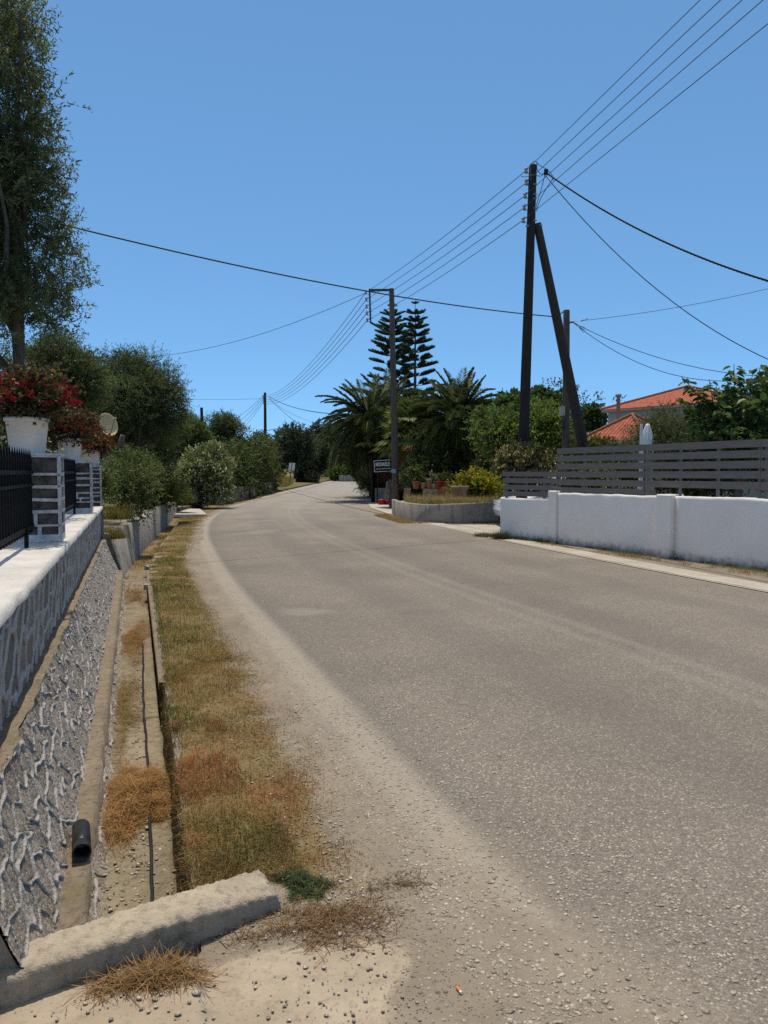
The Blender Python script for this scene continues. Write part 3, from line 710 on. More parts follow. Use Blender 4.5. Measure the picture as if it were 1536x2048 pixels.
# ------------------------------------------------------------------ trees and shrubs, left
OL = (.092, .116, .052)
r = RS(101); t = thing('olive_tree', 'tall feathery grey green olive tree rising behind the iron railing at the left edge', 'tree', (-5.0, 10.6, .85), None)
ob = [(15, 50, 52), (-60, 10, 90), (32, 175, 50), (45, 265, 54), (48, 345, 55), (62, 430, 57), (90, 503, 48), (82, 585, 48), (104, 632, 38), (35, 530, 85), (25, 400, 95), (0, 250, 95), (-70, 140, 130), (-70, 400, 150), (-90, 580, 120), (-160, 300, 160), (-180, 550, 160), (75, 610, 52), (-5, 110, 55), (40, 30, 28), (85, 215, 30), (128, 470, 24), (132, 560, 24), (-30, 520, 100)]
bc = []; br = []
for px, py, rp in ob:
    for j in range(4):
        Y = 10.6+r.normal(0, .55); dx, dy = r.normal(0, rp*.38, 2); bc.append(at(px+dx, py+dy, Y)); br.append(rp*.68/FPX*10.6*r.uniform(.7, 1.15))
bl = (np.array(bc), np.array(br)); tr_ = at(37, 770, 10.55)
trunk(r, (tr_[0]+.03, 10.6, .85), at(28, 470, 10.6), .10, .07, [bl[0][i] for i in r.choice(len(bc), 16, replace=False)], 'bark', t, .03)
leafobj('crown', [crown(r, bl, 8200, .28, 15, .072, .0175, (.088, .108, .052), .35, .32, .25, .8), crown(r, bl, 380, .45, 18, .07, .0165, (.095, .115, .055), .5, .3, .85, .8)], 'leaf', t)
tag(MB().box(at(49, 738, 10.5), (.085, .05, .26)).build('meter_box', 'plastic_box'), 'small grey box fixed to the trunk of the tall olive tree', 'box')
def obush(lab, px, py, Y, rx, rz, seed, ntw, **k):
    c = at(px, py, Y); kw = dict(K=10, TL=.34, LL=.085, LW=.021, col=OL, nb=26, rs=.42, tr=.13); kw.update(k)
    return tree(kw.pop('nm', 'olive_tree'), lab, kw.pop('cat', 'tree'), (c[0], Y, kw.pop('zb', .6)), c, (rx, rx, rz), seed, ntw, **kw)
obush('dark rounded olive tree just right of the tall feathery olive trunk', 125, 750, 17, .95, .85, 102, 5200)
obush('broad bushy olive tree with upright shoots behind the satellite dish', 270, 800, 25, 1.45, 1.35, 103, 9500, extra=[(at(325, 745, 25), (.35, .4, .75), 4), (at(235, 745, 25), (.45, .5, .7), 4), (at(225, 860, 25), (.9, .8, .9), 6), (at(335, 845, 25), (.6, .7, .9), 7), (at(345, 790, 25.5), (.3, .4, .6), 5), (at(300, 720, 25), (.3, .3, .5), 4), (at(205, 730, 25), (.3, .3, .5), 4)])
obush('small dark olive tree beside the thin dark post', 366, 875, 52, 1.5, 1.7, 104, 3400, LL=.15, LW=.04)
obush('silvery olive tree rising behind the white flowering shrub', 450, 872, 50, 1.3, 1.4, 105, 3600, LL=.13, LW=.034, extra=[(at(480, 862, 50), (.6, .6, .8), 4)])
obush('dark tree glimpsed at the far left edge beyond the railing', -20, 800, 20, 1.6, 1.6, 106, 1800, LL=.11, LW=.03)
obush('dense olive tree behind the dish filling the shade under the crowns', 170, 835, 28, 2.3, 1.9, 107, 6500, LL=.11, LW=.03, col=(.075, .088, .046))
obush('dark shrub tree behind the broom bush', 290, 905, 31, 1.3, 1.5, 108, 4200, LL=.11, LW=.032, col=(.075, .10, .038), nm='shrub', cat='shrub', tr=.06)
obush('low leafy shrub at the end of the stone garden wall', 262, 985, 16.5, .55, .38, 109, 800, LL=.06, LW=.03, col=(.10, .125, .05), nm='shrub', cat='shrub', tr=0, zb=.55)
obush('cream flowered shrub behind the railing at the left edge', 8, 880, 8.2, .22, .22, 110, 350, LL=.045, LW=.03, col=(.10, .12, .045), nm='shrub', cat='shrub', tr=0, zb=.86, young=((.55, .52, .36), .3))
obush('green creeper growing over the farthest stone pillar', 196, 968, 14.55, .13, .28, 111, 260, LL=.045, LW=.034, col=(.10, .13, .04), nm='creeper', cat='creeper', tr=0, zb=.6)
obush('wild green shrub between the broom bush and the retaining wall', 318, 985, 25, .8, .45, 121, 1500, LL=.08, LW=.03, col=(.11, .145, .05), nm='shrub', cat='shrub', tr=0, zb=.5)
obush('pale green scrub on the bank in front of the old olive trunk', 268, 945, 21, .7, .5, 122, 1300, LL=.07, LW=.028, col=(.10, .13, .048), nm='shrub', cat='shrub', tr=0, zb=.5)
# old olive trunk seen under the crowns
r = RS(5); t = thing('olive_tree', 'twisted old olive trunk standing behind the farthest pillar', 'tree', (-8.4, 22.5, .6))
m = MB(); b = at(236, 985, 22.5); tp = at(212, 890, 22.5)
m.tube(wob(r, b, tp, 8, .05), np.linspace(.20, .12, 8), 10); m.tube(wob(r, at(243, 975, 22.6), at(246, 870, 22.6), 7, .05), np.linspace(.12, .08, 7), 8)
m.build('trunk', 'bark', t, True)
# broom bush: upright spiky stems
def tussock(name, label, cat, c, n, h, spread, seed, c1, c2, wid=.006, lean=(.15, .75), mat='grass', group=None):
    r = RS(seed); P = np.zeros((n, 3)); a = r.uniform(0, 2*PI, n); q = np.sqrt(r.random(n))*spread
    P[:, 0] = c[0]+np.cos(a)*q; P[:, 1] = c[1]+np.sin(a)*q; P[:, 2] = c[2]
    k = r.random((n, 1)); col = (np.array(c1)*(1-k)+np.array(c2)*k)*r.uniform(.6, 1.35, (n, 1))
    P[:, :2] = np.array(c)[:2]+(P[:, :2]-np.array(c)[:2])*(1+.5*r.random((n, 1))*(r.random((n, 1)) < .4)); V, cc = blades(r, P, h*(1.15-.55*(q/spread)**1.5)*r.uniform(.3, 1.15, n)*(1+.25*np.sin(a*3+seed)), r.uniform(*lean, n), wid, col, a+r.normal(0, .7, n))
    v, q4 = quads(V); o = npmesh(name, v, q4, mat, None, cc); tag(o, label, cat, group); return o
tussock('broom_bush', 'spiky green broom bush on the bank behind the retaining wall', 'shrub', at(305, 1003, 24), 5200, 1.35, .55, 61, (.06, .085, .02), (.10, .115, .03), .014)
tussock('broom_bush', 'lower yellow green spiky bush right of the broom bush', 'shrub', at(352, 1006, 29), 2600, .75, .55, 62, (.09, .11, .025), (.14, .14, .045), .014)
tussock('bank_grass', 'tall grass tuft hanging over the start of the retaining wall', 'grass', at(236, 1038, 15.2), 900, .42, .28, 63, (.14, .14, .04), (.20, .17, .06), .006)
tussock('bank_grass', 'green grass clump on the bank beside the white flowering shrub', 'grass', at(372, 1008, 35), 3000, .8, .9, 64, (.11, .14, .03), (.17, .17, .05), .016)
tussock('bank_grass', 'dry grass tuft at the joint between the garden wall and the retaining wall', 'grass', (*os2w(-.40, 14.1), .46), 1300, .30, .22, 68, (.13, .13, .04), (.26, .20, .08), .005)
# white flowering shrub
r = RS(66); c = at(405, 950, 34.5); t = thing('flowering_shrub', 'big rounded shrub covered in small white flowers beside the bend', 'shrub', (c[0], 36, .1))
bl = blobs(r, c, (1.40, 1.1, 1.25), 34, .42); b2 = blobs(r, at(440, 915, 35), (.8, .6, .7), 8, .5); bl = (np.concatenate([bl[0], b2[0]]), np.concatenate([bl[1], b2[1]]))
leafobj('foliage', [crown(r, bl, 7000, .22, 9, .085, .035, (.15, .185, .07), .3, .3, .5, .3)], 'leaf', t)
leafobj('flowers', [crown(r, bl, 1500, .16, 6, .06, .055, (.62, .60, .52), .6, .2, .3, .88)], 'petal', t)
# ivy hedge along the road
r = RS(67); t = thing('ivy_hedge', 'tall dark ivy covered hedge hanging over the low wall at the bend', 'hedge', (-8.7, 46, .3)); bc = []; br = []
for Y in np.linspace(38.5, 59, 30):
    i = ridx(Y); e = RC[i]-RN[i]*(3.42+1.3+(58-Y)*.012); top = np.interp(Y, [38, 42, 50, 56, 59], [2.0, 2.6, 3.3, 3.9, 3.6])
    for z in np.arange(.5, top, .55):
        bc.append((*(e+r.normal(0, .28, 2)), float(zt(Y))+z+r.normal(0, .15))); br.append(r.uniform(.5, .95)*(1-.25*z/4))
bl = (np.array(bc), np.array(br))
leafobj('foliage', [crown(r, bl, 11000, .3, 9, .12, .07, (.068, .098, .038), .0, .35, .5, .5, ((.13, .15, .05), .10)), crown(r, (bl[0][-60:], bl[1][-60:]), 900, .3, 7, .11, .06, (.15, .12, .06), .2, .3, .5, .8)], 'leaf', t)
# traffic sign seen from behind
t = thing('traffic_sign', 'triangular traffic sign seen from behind on a thin post before the white flowering shrub', 'sign', tuple(at(392, 1008, 33.5)))
c = at(392, 943, 33.5); MB().tube([at(393, 1010, 33.55), at(391, 928, 33.55)], .03, 8).build('post', 'sign_back', t)
m = MB(); k = .24; P = [(c[0]-k, c[1], c[2]+.17), (c[0]+k, c[1]-.1, c[2]+.17), (c[0]+.02, c[1]-.05, c[2]-.27)]; Q = [(a, b+.02, z) for a, b, z in P]
m.add(P+Q, [(0, 2, 1), (3, 4, 5), (0, 1, 4, 3), (1, 2, 5, 4), (2, 0, 3, 5)]); m.build('plate', 'sign_back', t)

# ------------------------------------------------------------------ poles
def pole(label, A, B, r0, r1, mat, name='utility_pole', n=12, ext=3.):
    A = np.array(A); B = np.array(B); t = thing(name, label, 'pole', tuple(A))
    d = unit(B-A); P = np.array([A-d*.0, A*.66+B*.34, A*.33+B*.67, B-d*.02, B]); rr = np.array([r0, r0*.66+r1*.34, r0*.33+r1*.67, r1, r1*.85])
    MB().tube(P, rr, n).build('shaft', mat, t, False)
    for pg in t.children[0].data.polygons: pg.use_smooth = abs(pg.normal.z) < .7
    return t
def insul(t, p, side, sz=1.):
    """bracketed spool insulator: side = unit vector away from the pole"""
    p = np.array(p, float); s = np.array(side, float)
    m = MB(); m.lathe([(0, -.05*sz), (.042*sz, -.05*sz), (.05*sz, -.03*sz), (.028*sz, -.012*sz), (.028*sz, .012*sz), (.05*sz, .03*sz), (.042*sz, .05*sz), (0, .05*sz)], p, 12)
    o = m.build('insulator', 'porcelain', t, True)
    b = MB(); up = np.array([0, 0, 1.])
    for k in (-1, 1): b.beam(p+s*.02+up*.062*sz*k, p-s*.20*sz+up*.062*sz*k, .014, .014)
    b.beam(p-up*.075*sz, p+up*.075*sz, .012, .012, (1, 0, 0)); o2 = b.build('bracket', 'grey_metal', o)
    return o
TB = at(1047, 885, 20); TT = at(1066, 330, 20); tdir = unit(TT-TB)
tall = pole('tall dark wooden utility pole carrying five insulators beside the slat fence', TB-tdir*2.5, TT, .155, .10, 'dark_post_wood')
ins_t = [at(1052, 341, 20), at(1052.5, 365, 20), at(1050, 391, 20), at(1048.5, 415, 20), at(1046.5, 440, 20)]
for p in ins_t: insul(tall, p, (-1, 0, 0), 1.1)
m = MB()
for py in (368, 388, 397, 416, 441): MB().beam(at(1067, py, 19.9), at(1073.5, py, 19.85), .02, .035).build('bolt', 'grey_metal', tall)
MB().beam(at(1052, 452, 19.95), at(1058, 452, 19.9), .025, .05).build('bolt', 'grey_metal', tall); MB().beam(at(1078, 450, 19.9), at(1085, 451, 19.9), .02, .02).build('bolt', 'grey_metal', tall)
st = pole('leaning wooden strut propping the tall utility pole', np.array(at(1074, 447, 20.05))+ (np.array(at(1166, 890, 21.2))-np.array(at(1074, 447, 20.05)))*1.35, at(1074, 446, 20.05), .165, .105, 'pole_wood', 'pole_strut')
short = pole('short grey wooden pole with a meter box standing behind the slat fence', np.array(at(1133, 893, 22.5))-np.array([0, 0, 2.4]), at(1133, 620, 22.5), .115, .095, 'pole_wood_grey')
MB().box(at(1124.5, 822, 22.38), (.14, .10, .27)).build('meter_box', 'plastic_box', short)
cl = MB(); zc = at(1128, 855, 22.4)
for k in range(3): cl.tube([zc+np.array([.03*math.sin(a)+.02*k-.04, -.02, .17*math.cos(a)+.08]) for a in np.linspace(.3, 5.6, 14)], .007, 5)
cl.tube([at(1124.5, 832, 22.38), at(1127, 880, 22.4)], .008, 5); cl.build('cable_coil', 'wire_grey', short)
MB().tube([at(1139, 645, 22.4), at(1147, 643.5, 22.4)], .03, 8).build('clamp', 'grey_metal', short)
mid = pole('wooden utility pole with a square side bracket at the planter corner', at(792.5, 1030, 32.3), at(783, 577, 32.3), .155, .105, 'pole_wood_grey')
bp = [at(780, 580, 32.2), at(739, 580.5, 32.0), at(741, 645, 32.0), at(785, 670, 32.2)]
MB().beam(bp[0], bp[1], .07, .07).build('arm', 'grey_dark', mid) if 'grey_dark' in M else None
simple('grey_dark', (.07, .062, .06), .6, .3)
MB().beam(bp[0], bp[1], .08, .09).build('arm', 'grey_dark', mid); MB().beam(at(739, 577.5, 32.0), bp[2], .07, .07, (1, 0, 0)).build('drop_bar', 'grey_dark', mid); MB().beam(bp[2], bp[3], .07, .07).build('brace', 'grey_dark', mid)
ins_m = [at(731.5, 585, 32.0), at(732.5, 599, 32.0), at(733, 613, 32.0), at(733.5, 626.5, 32.0), at(734.5, 640.5, 32.0)]
for p in ins_m: insul(mid, p, (-1, 0, 0), 1.15)
MB().box(at(787, 942, 32.1), (.19, .04, .17)).build('number_plate', 'blue_plate', mid)
far = pole('distant utility pole with a street lamp arm beyond the ivy hedge', np.array(at(530.5, 870, 80))-np.array([0, 0, 5.4]), at(530, 785, 80), .19, .13, 'dark_post_wood')
a0, a1 = at(531, 862, 80), at(562, 857, 79.6); MB().tube([a0, (a0+a1)/2+np.array([0, 0, .06]), a1], .035, 6).build('lamp_arm', 'grey_metal', far)
MB().beam(at(558, 857.3, 79.6), at(569, 856, 79.4), .3, .13).build('lamp_head', 'grey_metal', far)
ft = [at(526, 792, 80), at(527, 795, 80), at(527, 799, 80), at(527, 803, 80), at(527.5, 807, 80)]
for p in ft: insul(far, p+np.array([0, 0, 0]), (-1, 0, 0), 1.5)
pole('thin dark post standing among the olive trees at the bend', np.array(at(408, 898, 45))-np.array([0, 0, 3.1]), at(403, 815, 45), .10, .085, 'dark_post_wood')
fp = pole('small double pole far away behind the ivy hedge', np.array(at(543, 900, 110))-np.array([0, 0, 4]), at(542, 875, 110), .17, .14, 'dark_post_wood')
MB().tube([at(541.5, 880, 110), np.array(at(536, 900, 110))], .14, 8).build('strut', 'dark_post_wood', fp)

# ------------------------------------------------------------------ wires
def wire(label, A, B, sag, rad, mat='wire_grey', group=None, n=26, name='overhead_wire', cat='wire', tmax=1.):
    A = np.array(A, float); B = np.array(B, float); t = np.linspace(0, tmax, n)[:, None]
    P = A*(1-t)+B*t; P[:, 2] -= (4*sag*t*(1-t))[:, 0]
    return tag(MB().tube(P, rad, 5).build(name, mat, None, True), label, cat, group)
on = ['topmost', 'second', 'third', 'fourth', 'lowest']
zs_ = [p[2]-.02 for p in ins_t]; ex = [(1400, 0), (1441, 0), (1484, 0), (1526, 0), (1580, 12)]
for k in range(5):
    d = np.array(at(*ex[k], 10.))-np.array([0, 0, H]); tt = (zs_[k]+.15-H)/d[2]; E = np.array([0, 0, H])+d*tt
    A = ins_t[k]; E2 = A+(E-A)*3.2
    wire(f'{on[k]} of the five wires rising from the tall pole to the upper right corner', A, E2, .0, .0075, group='wires from the tall pole to the upper right')
    wire(f'{on[k]} of the five wires between the tall pole and the bracket pole', A, ins_m[k], .12, .009, group='wires between the tall pole and the bracket pole')
    wire(f'{on[k]} of the five wires sagging from the bracket pole to the distant lamp pole', ins_m[k], ft[k], 1.05, .013, group='wires between the bracket pole and the far pole')
for k, (px, py) in enumerate([(455, 846), (460, 856), (468, 862), (474, 868)]):
    wire(f'{on[k]} of the short wires dropping left from the distant lamp pole behind the trees', ft[k], at(px, py, 120), .3, .02, group='wires leaving the far pole to the left')
wire('long thin wire from the bracket pole to the trees on the left', at(729, 587, 32), at(190, 713, 47), .9, .011)
wire('faint thin wire running level from the distant lamp pole to the left', at(528, 797, 80), at(330, 797, 70), .1, .012)
wire('thick dark cable from the distant lamp pole into the palm trees', at(538, 793, 80), at(672, 828, 46), .35, .025, 'wire_black')
wire('sagging cable from the distant lamp pole down towards the road end', at(538, 795, 80), at(640, 868, 84), .55, .02, 'wire_black')
wire('thin wire from the distant lamp pole to the left date palm', at(538, 799, 80), at(672, 858, 60), .4, .012)
g0, g1 = at(100, 443, 13.6), at(1103, 633, 22.3)
wire('dark green cable crossing the road from the tall olive tree to the short pole', g0, g1, .22, .016, 'wire_green', name='overhead_cable', cat='cable')
MB_ = MB().tube([g1, at(1113, 633.5, 22.4), at(1120, 629, 22.45), at(1128, 622, 22.5)], .016, 6).build('cable_end', 'wire_green', bpy.data.objects[[o.name for o in C.objects if o.name.startswith('overhead_cable')][0]], True)
# twisted service bundle
A, B = np.array(at(1092, 345, 19.9)), np.array(at(1640, 590, 14.5)); m = MB(); n = 480; t = np.linspace(0, 2.2, n)[:, None]
P = A*(1-t)+B*t; P[:, 2] -= (4*.35*t*(1-t))[:, 0]
for k in range(3):
    ph = 2*PI*k/3; Q = P.copy(); a = t[:, 0]*2*PI*26+ph; Q[:, 2] += .014*np.sin(a); Q[:, 1] += .014*np.cos(a); m.tube(Q, .011, 5)
tag(m.build('overhead_cable', 'wire_black', None, True), 'thick twisted black cable running from the tall pole top down to the right edge', 'cable')
wire('single sagging cable from the tall pole down to the mulberry tree at the right edge', at(1090, 350, 19.9), at(1640, 758, 17.5), .75, .011, 'wire_black', name='overhead_cable', cat='cable', tmax=1.25)
wire('thin wire rising right from the short pole', at(1146, 643, 22.4), at(1600, 562, 20), .12, .007, 'wire_black', tmax=2.5)
wire('upper of two wires sagging right from the short pole to the mulberry tree', at(1146, 645, 22.4), at(1512, 752, 21), .28, .009, 'wire_black')
wire('lower of two wires sagging right from the short pole to the mulberry tree', at(1146, 645, 22.4), at(1518, 756, 21), .62, .009, 'wire_black')
m = MB()
for pts in ([(1060, 330), (1070, 322), (1078, 330), (1092, 338), (1104, 350), (1106, 360)], [(1074, 325), (1074, 338), (1082, 348), (1092, 345)], [(1090, 348), (1082, 380), (1073, 410)], [(1105, 358), (1085, 390), (1073, 420)], [(1042, 352), (1050, 354), (1066, 350), (1082, 352), (1091, 342)]):
    Q = catmull([(pts[0][0]-2, pts[0][1])]+pts+[(pts[-1][0]+2, pts[-1][1]+2)]*2, 2.)
    m.tube([at(a, b, 19.8) for a, b in Q], .009, 5)
m.box(at(1092, 344, 19.8), (.09, .09, .12)); m.build('jumper_cables', 'wire_black', tall)
m = MB()
for (a, b), (c_, d_) in (((1147, 643), (1176, 636)), ((1147, 644), (1170, 655)), ((1147, 645), (1171, 661))):
    m.tube([at(a, b, 22.35), at((a+c_)/2, (b+d_)/2+2, 22.3), at(c_, d_, 22.3), at(c_-4, d_+4, 22.3), at((a+c_)/2, (b+d_)/2+3, 22.3)], .008, 5)
m.build('wire_grips', 'grey_metal', short)

# ------------------------------------------------------------------ right: white wall and slat fence
WA, WB = np.array([2.86, 18.92]), np.array([3.88, 17.58]); wd = unit(np.array([2.40, -5.14])); WC = WB+wd*9.2
wn = np.array([wd[1], -wd[0]])           # towards the road
wn = wn if wn[0] < 0 else -wn
ww = thing('boundary_wall', 'long white rendered boundary wall with two projecting piers along the road', 'wall', (*WB, 0))
def wallseg(A, B, ztop, th, name, mat='white_render', zb=-.1, parent=ww, n=40, seed=1, top_amp=.012):
    A = np.array(A); B = np.array(B); d = unit(B-A); nn = np.array([d[1], -d[0]]); nn = nn if nn[0] < 0 else -nn
    L = np.linalg.norm(B-A); a = np.linspace(0, L, n); off = .008*fbm(a, a*0, seed, .8, 3); tz = ztop+top_amp*fbm(a, a*0, seed+2, .9, 3)
    V = []
    for x, o_, z in zip(a, off, tz):
        p = A+d*x
        for k, zz in ((o_*0, zb), (o_, .3), (o_*1.2, z-.05), (o_-.004, z-.015), (o_-.02, z), (-th+.02, z), (-th, z-.02), (-th, zb)): V.append((*(p+nn*k), zz))
    q = grid(n, 8); n0 = np.cross(np.array(V[q[0][1]])-V[q[0][0]], np.array(V[q[0][2]])-V[q[0][0]])
    if np.dot(n0[:2], nn) < 0: q = q[:, ::-1]
    caps = []
    for i0 in (0, (n-1)*8): caps += [[i0, i0+1, i0+6, i0+7], [i0+1, i0+2, i0+5, i0+6], [i0+2, i0+3, i0+4, i0+5]]
    return npmesh(name, np.array(V), np.concatenate([q, np.array(caps)]), mat, parent, smooth=False)
wallseg(WA, WB-unit(WB-WA)*.16, .985, .22, 'low_section', seed=3)
PB1 = WB; PB2 = WB+wd*3.42
wallseg(WB+wd*.13, PB2-wd*.17, 1.145, .20, 'wall_section', seed=5); wallseg(PB2+wd*.17, WC, 1.165, .20, 'wall_section', seed=7)
def pier(c, d, w, pr, z, nm):
    nn = np.array([d[1], -d[0]]); nn = nn if nn[0] < 0 else -nn
    m = MB(); P = [c-d*w/2-nn*.24, c+d*w/2-nn*.24, c+d*w/2+nn*pr, c-d*w/2+nn*pr]
    P = P if np.cross(np.append(P[1]-P[0], 0), np.append(P[2]-P[0], 0))[2] > 0 else P[::-1]
    cen = sum(P)/4; Q = [cen+(p-cen)*(1-.03/w) for p in P]
    m.v = [(*p, -.1) for p in P]+[(*p, z-.02) for p in P]+[(*p, z) for p in Q]
    m.f = [(0,1,5,4), (1,2,6,5), (2,3,7,6), (3,0,4,7), (4,5,9,8), (5,6,10,9), (6,7,11,10), (7,4,8,11), (8,9,10,11)]
    return m.build(nm, 'white_render', ww)
pier(PB1, unit(wd+unit(WB-WA)*.25), .27, .06, 1.185, 'pier'); pier(PB2, wd, .36, .09, 1.19, 'pier')
def slat_fence(A, B, back, zt_, n, pitch, h, label, posts, zbot):
    A = np.array(A); B = np.array(B); d = unit(B-A); nn = np.array([d[1], -d[0]]); nn = nn if nn[0] < 0 else -nn
    A2, B2 = A-nn*back, B-nn*back; t = thing('slat_fence', label, 'fence', (*((A2+B2)/2), zbot), 'grey slat fence panels on the white wall')
    for k in range(n):
        z = zt_-k*pitch-h/2; MB().beam((*A2, z), (*B2, z+RS(k).normal(0, .002)), .022, h).build('slat', 'slat_paint', t)
    for f in posts:
        p = A2+(B2-A2)*f-nn*.034; MB().box((*p, (zt_+zbot)/2), (.045, .045, zt_-zbot-.02), math.atan2(d[1], d[0])).build('post', 'slat_paint', t)
slat_fence(WA, WB+unit(WB-WA)*.03, .10, 1.62, 4, .160, .112, 'short low grey slat fence left of the first white pier', (.05, .42, .75, .97), .95)
m1 = WB+wd*2.72; m2 = WB+wd*5.35
slat_fence(WB-wd*.04, m1, .11, 2.15, 6, .1765, .128, 'tall grey slat fence panel between the two white piers', (.02, .33, .66, .985), 1.10)
slat_fence(m1+wd*.01, m2, .11, 2.15, 5, .1765, .128, 'tall grey slat fence panel above the second white pier', (.02, .33, .66, .985), 1.12)
slat_fence(m2+wd*.01, WC, .11, 2.15, 5, .1765, .128, 'tall grey slat fence panel at the right edge', (.02, .33, .66, .98), 1.12)
# sheltered garden objects behind the fence
t = thing('closed_parasol', 'closed white parasol standing behind the slat fence', 'parasol', (6.5, 19, 0))
pc = at(1294, 940, 19); r = RS(9); m = MB(); n_ = 36; V = []
prof = [(.0, 2.80), (.035, 2.795), (.05, 2.74), (.085, 2.62), (.12, 2.45), (.135, 2.1), (.15, 1.7), (.17, 1.35), (.19, 1.2)]
for rad, z in prof:
    for k in range(n_):
        a = 2*PI*k/n_; q = rad*(1+.22*math.sin(8*a+z*1.5)*(rad > .04)+.07*math.sin(3*a)); m.v.append((pc[0]+q*math.cos(a), 19+q*math.sin(a), z+.02*math.sin(8*a)*(z < 1.3)))
m.f = [(i*n_+k, i*n_+(k+1) % n_, (i+1)*n_+(k+1) % n_, (i+1)*n_+k) for i in range(len(prof)-1) for k in range(n_)]
m.build('canopy', 'parasol_cloth', t, True); MB().tube([(pc[0], 19, 0), (pc[0], 19, 2.78)], .022, 10).build('mast', 'white_metal', t)
MB().lathe([(0, 0), (.28, 0), (.28, .06), (.05, .09), (.04, .3)], (pc[0], 19, 0), 20).build('base', 'white_metal', t)
tag(MB().box((at(1282, 900, 18.9)[0], 18.9, 1.39), (.055, .055, 2.78)).build('post', 'white_metal'), 'slim square white post left of the closed parasol', 'post')
tag(MB().box((*at(1420, 985, 15.6)[:2], 1.06), (1.3, .3, .06), math.atan2(wd[1], wd[0])).build('brick_coping', 'terracotta'), 'strip of red brick coping seen through the slats near the right edge', 'coping')
def shrub(lab, px, py, Y, rx, rz, seed, ntw, nm='shrub', cat='shrub', **k):
    kw = dict(TL=.26, LL=.08, LW=.045, tr=.04, zb=0.); kw.update(k); return obush(lab, px, py, Y, rx, rz, seed, ntw, nm=nm, cat=cat, **kw)
shrub('variegated cream edged bush spilling over the low slat fence', 1040, 925, 19.6, .62, .42, 201, 2100, LL=.06, LW=.03, TL=.2, col=(.085, .085, .04), young=((.36, .31, .18), .32), extra=[(at(1005, 930, 19.6), (.35, .35, .25), 4), (at(1080, 930, 19.3), (.4, .4, .28), 4)])
shrub('bright green shrub behind the tall utility pole', 1015, 880, 25, 1.2, 1.1, 202, 2600, col=(.11, .155, .04), LL=.10, LW=.05)
shrub('bright green shrub between the tall pole and the short pole', 1095, 880, 24.5, 1.2, .95, 203, 2600, col=(.12, .165, .042), LL=.09, LW=.045)
shrub('fig tree with broad leaves against the sky behind the poles', 1060, 835, 30, 1.35, .95, 204, 1900, 'fig_tree', 'tree', col=(.08, .125, .04), LL=.20, LW=.16, K=6, extra=[(at(1010, 815, 30), (.5, .5, .35), 4), (at(1085, 815, 30), (.55, .5, .4), 4)], mat='gloss', nb=18)
shrub('dark leafy tree between the short pole and the red roofs', 1183, 838, 50, 1.0, 1.0, 205, 1300, 'fig_tree', 'tree', col=(.05, .085, .03), LL=.19, LW=.14, K=6, mat='gloss')
shrub('low green shrub below the smaller red roof', 1190, 920, 23, 1.0, .4, 206, 1900, col=(.11, .14, .045))
shrub('grey green olive shrub behind the parasol', 1340, 872, 22, 1.25, .62, 207, 3000, 'olive_tree', 'tree', col=(.085, .10, .055), LL=.07, LW=.018, K=11, extra=[(at(1275, 892, 22), (.6, .7, .35), 5), (at(1400, 870, 22), (.7, .7, .4), 5)])
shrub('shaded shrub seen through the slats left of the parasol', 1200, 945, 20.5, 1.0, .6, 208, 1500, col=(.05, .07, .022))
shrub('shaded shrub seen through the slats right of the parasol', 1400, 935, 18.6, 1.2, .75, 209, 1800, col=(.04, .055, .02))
shrub('small yellow green shrub seen through the slats', 1200, 965, 18.5, .35, .28, 210, 350, col=(.13, .16, .04))
tussock('yucca', 'spiky strappy plant between the short pole and the lower red roof', 'plant', at(1165, 925, 22.6), 320, 1.3, .22, 65, (.05, .07, .025), (.10, .10, .04), .05, (.2, 1.0))
# mulberry: big drooping leaves on upright shoots
r = RS(77); t = thing('mulberry_tree', 'mulberry tree with large glossy drooping leaves at the right edge', 'tree', (7.9, 17.3, 0)); m = MB(); parts = []
b0 = np.array([8.0, 17.3, 0.]); m.tube(wob(r, b0, (8.0, 17.3, 1.9), 5, .04), np.linspace(.12, .09, 5), 9)
tips = [at(*p, 17+q) for *p, q in ((1468, 728, .2), (1455, 760, .1), (1362, 752, .3), (1392, 775, .2), (1418, 758, 0), (1432, 770, .3), (1505, 748, .2), (1520, 735, -.2), (1535, 738, .1), (1560, 725, 0), (1590, 740, .2), (1480, 800, -.3), (1500, 790, -.5), (1440, 815, -.3), (1400, 810, .1), (1380, 800, .4), (1350, 795, .5), (1530, 800, -.6), (1550, 830, -.7), (1470, 850, -.6), (1430, 860, -.4), (1510, 860, -.7), (1390, 850, .2), (1560, 780, -.2), (1600, 800, 0), (1490, 830, .2), (1540, 860, .1), (1455, 885, -.3), (1410, 885, .3))]
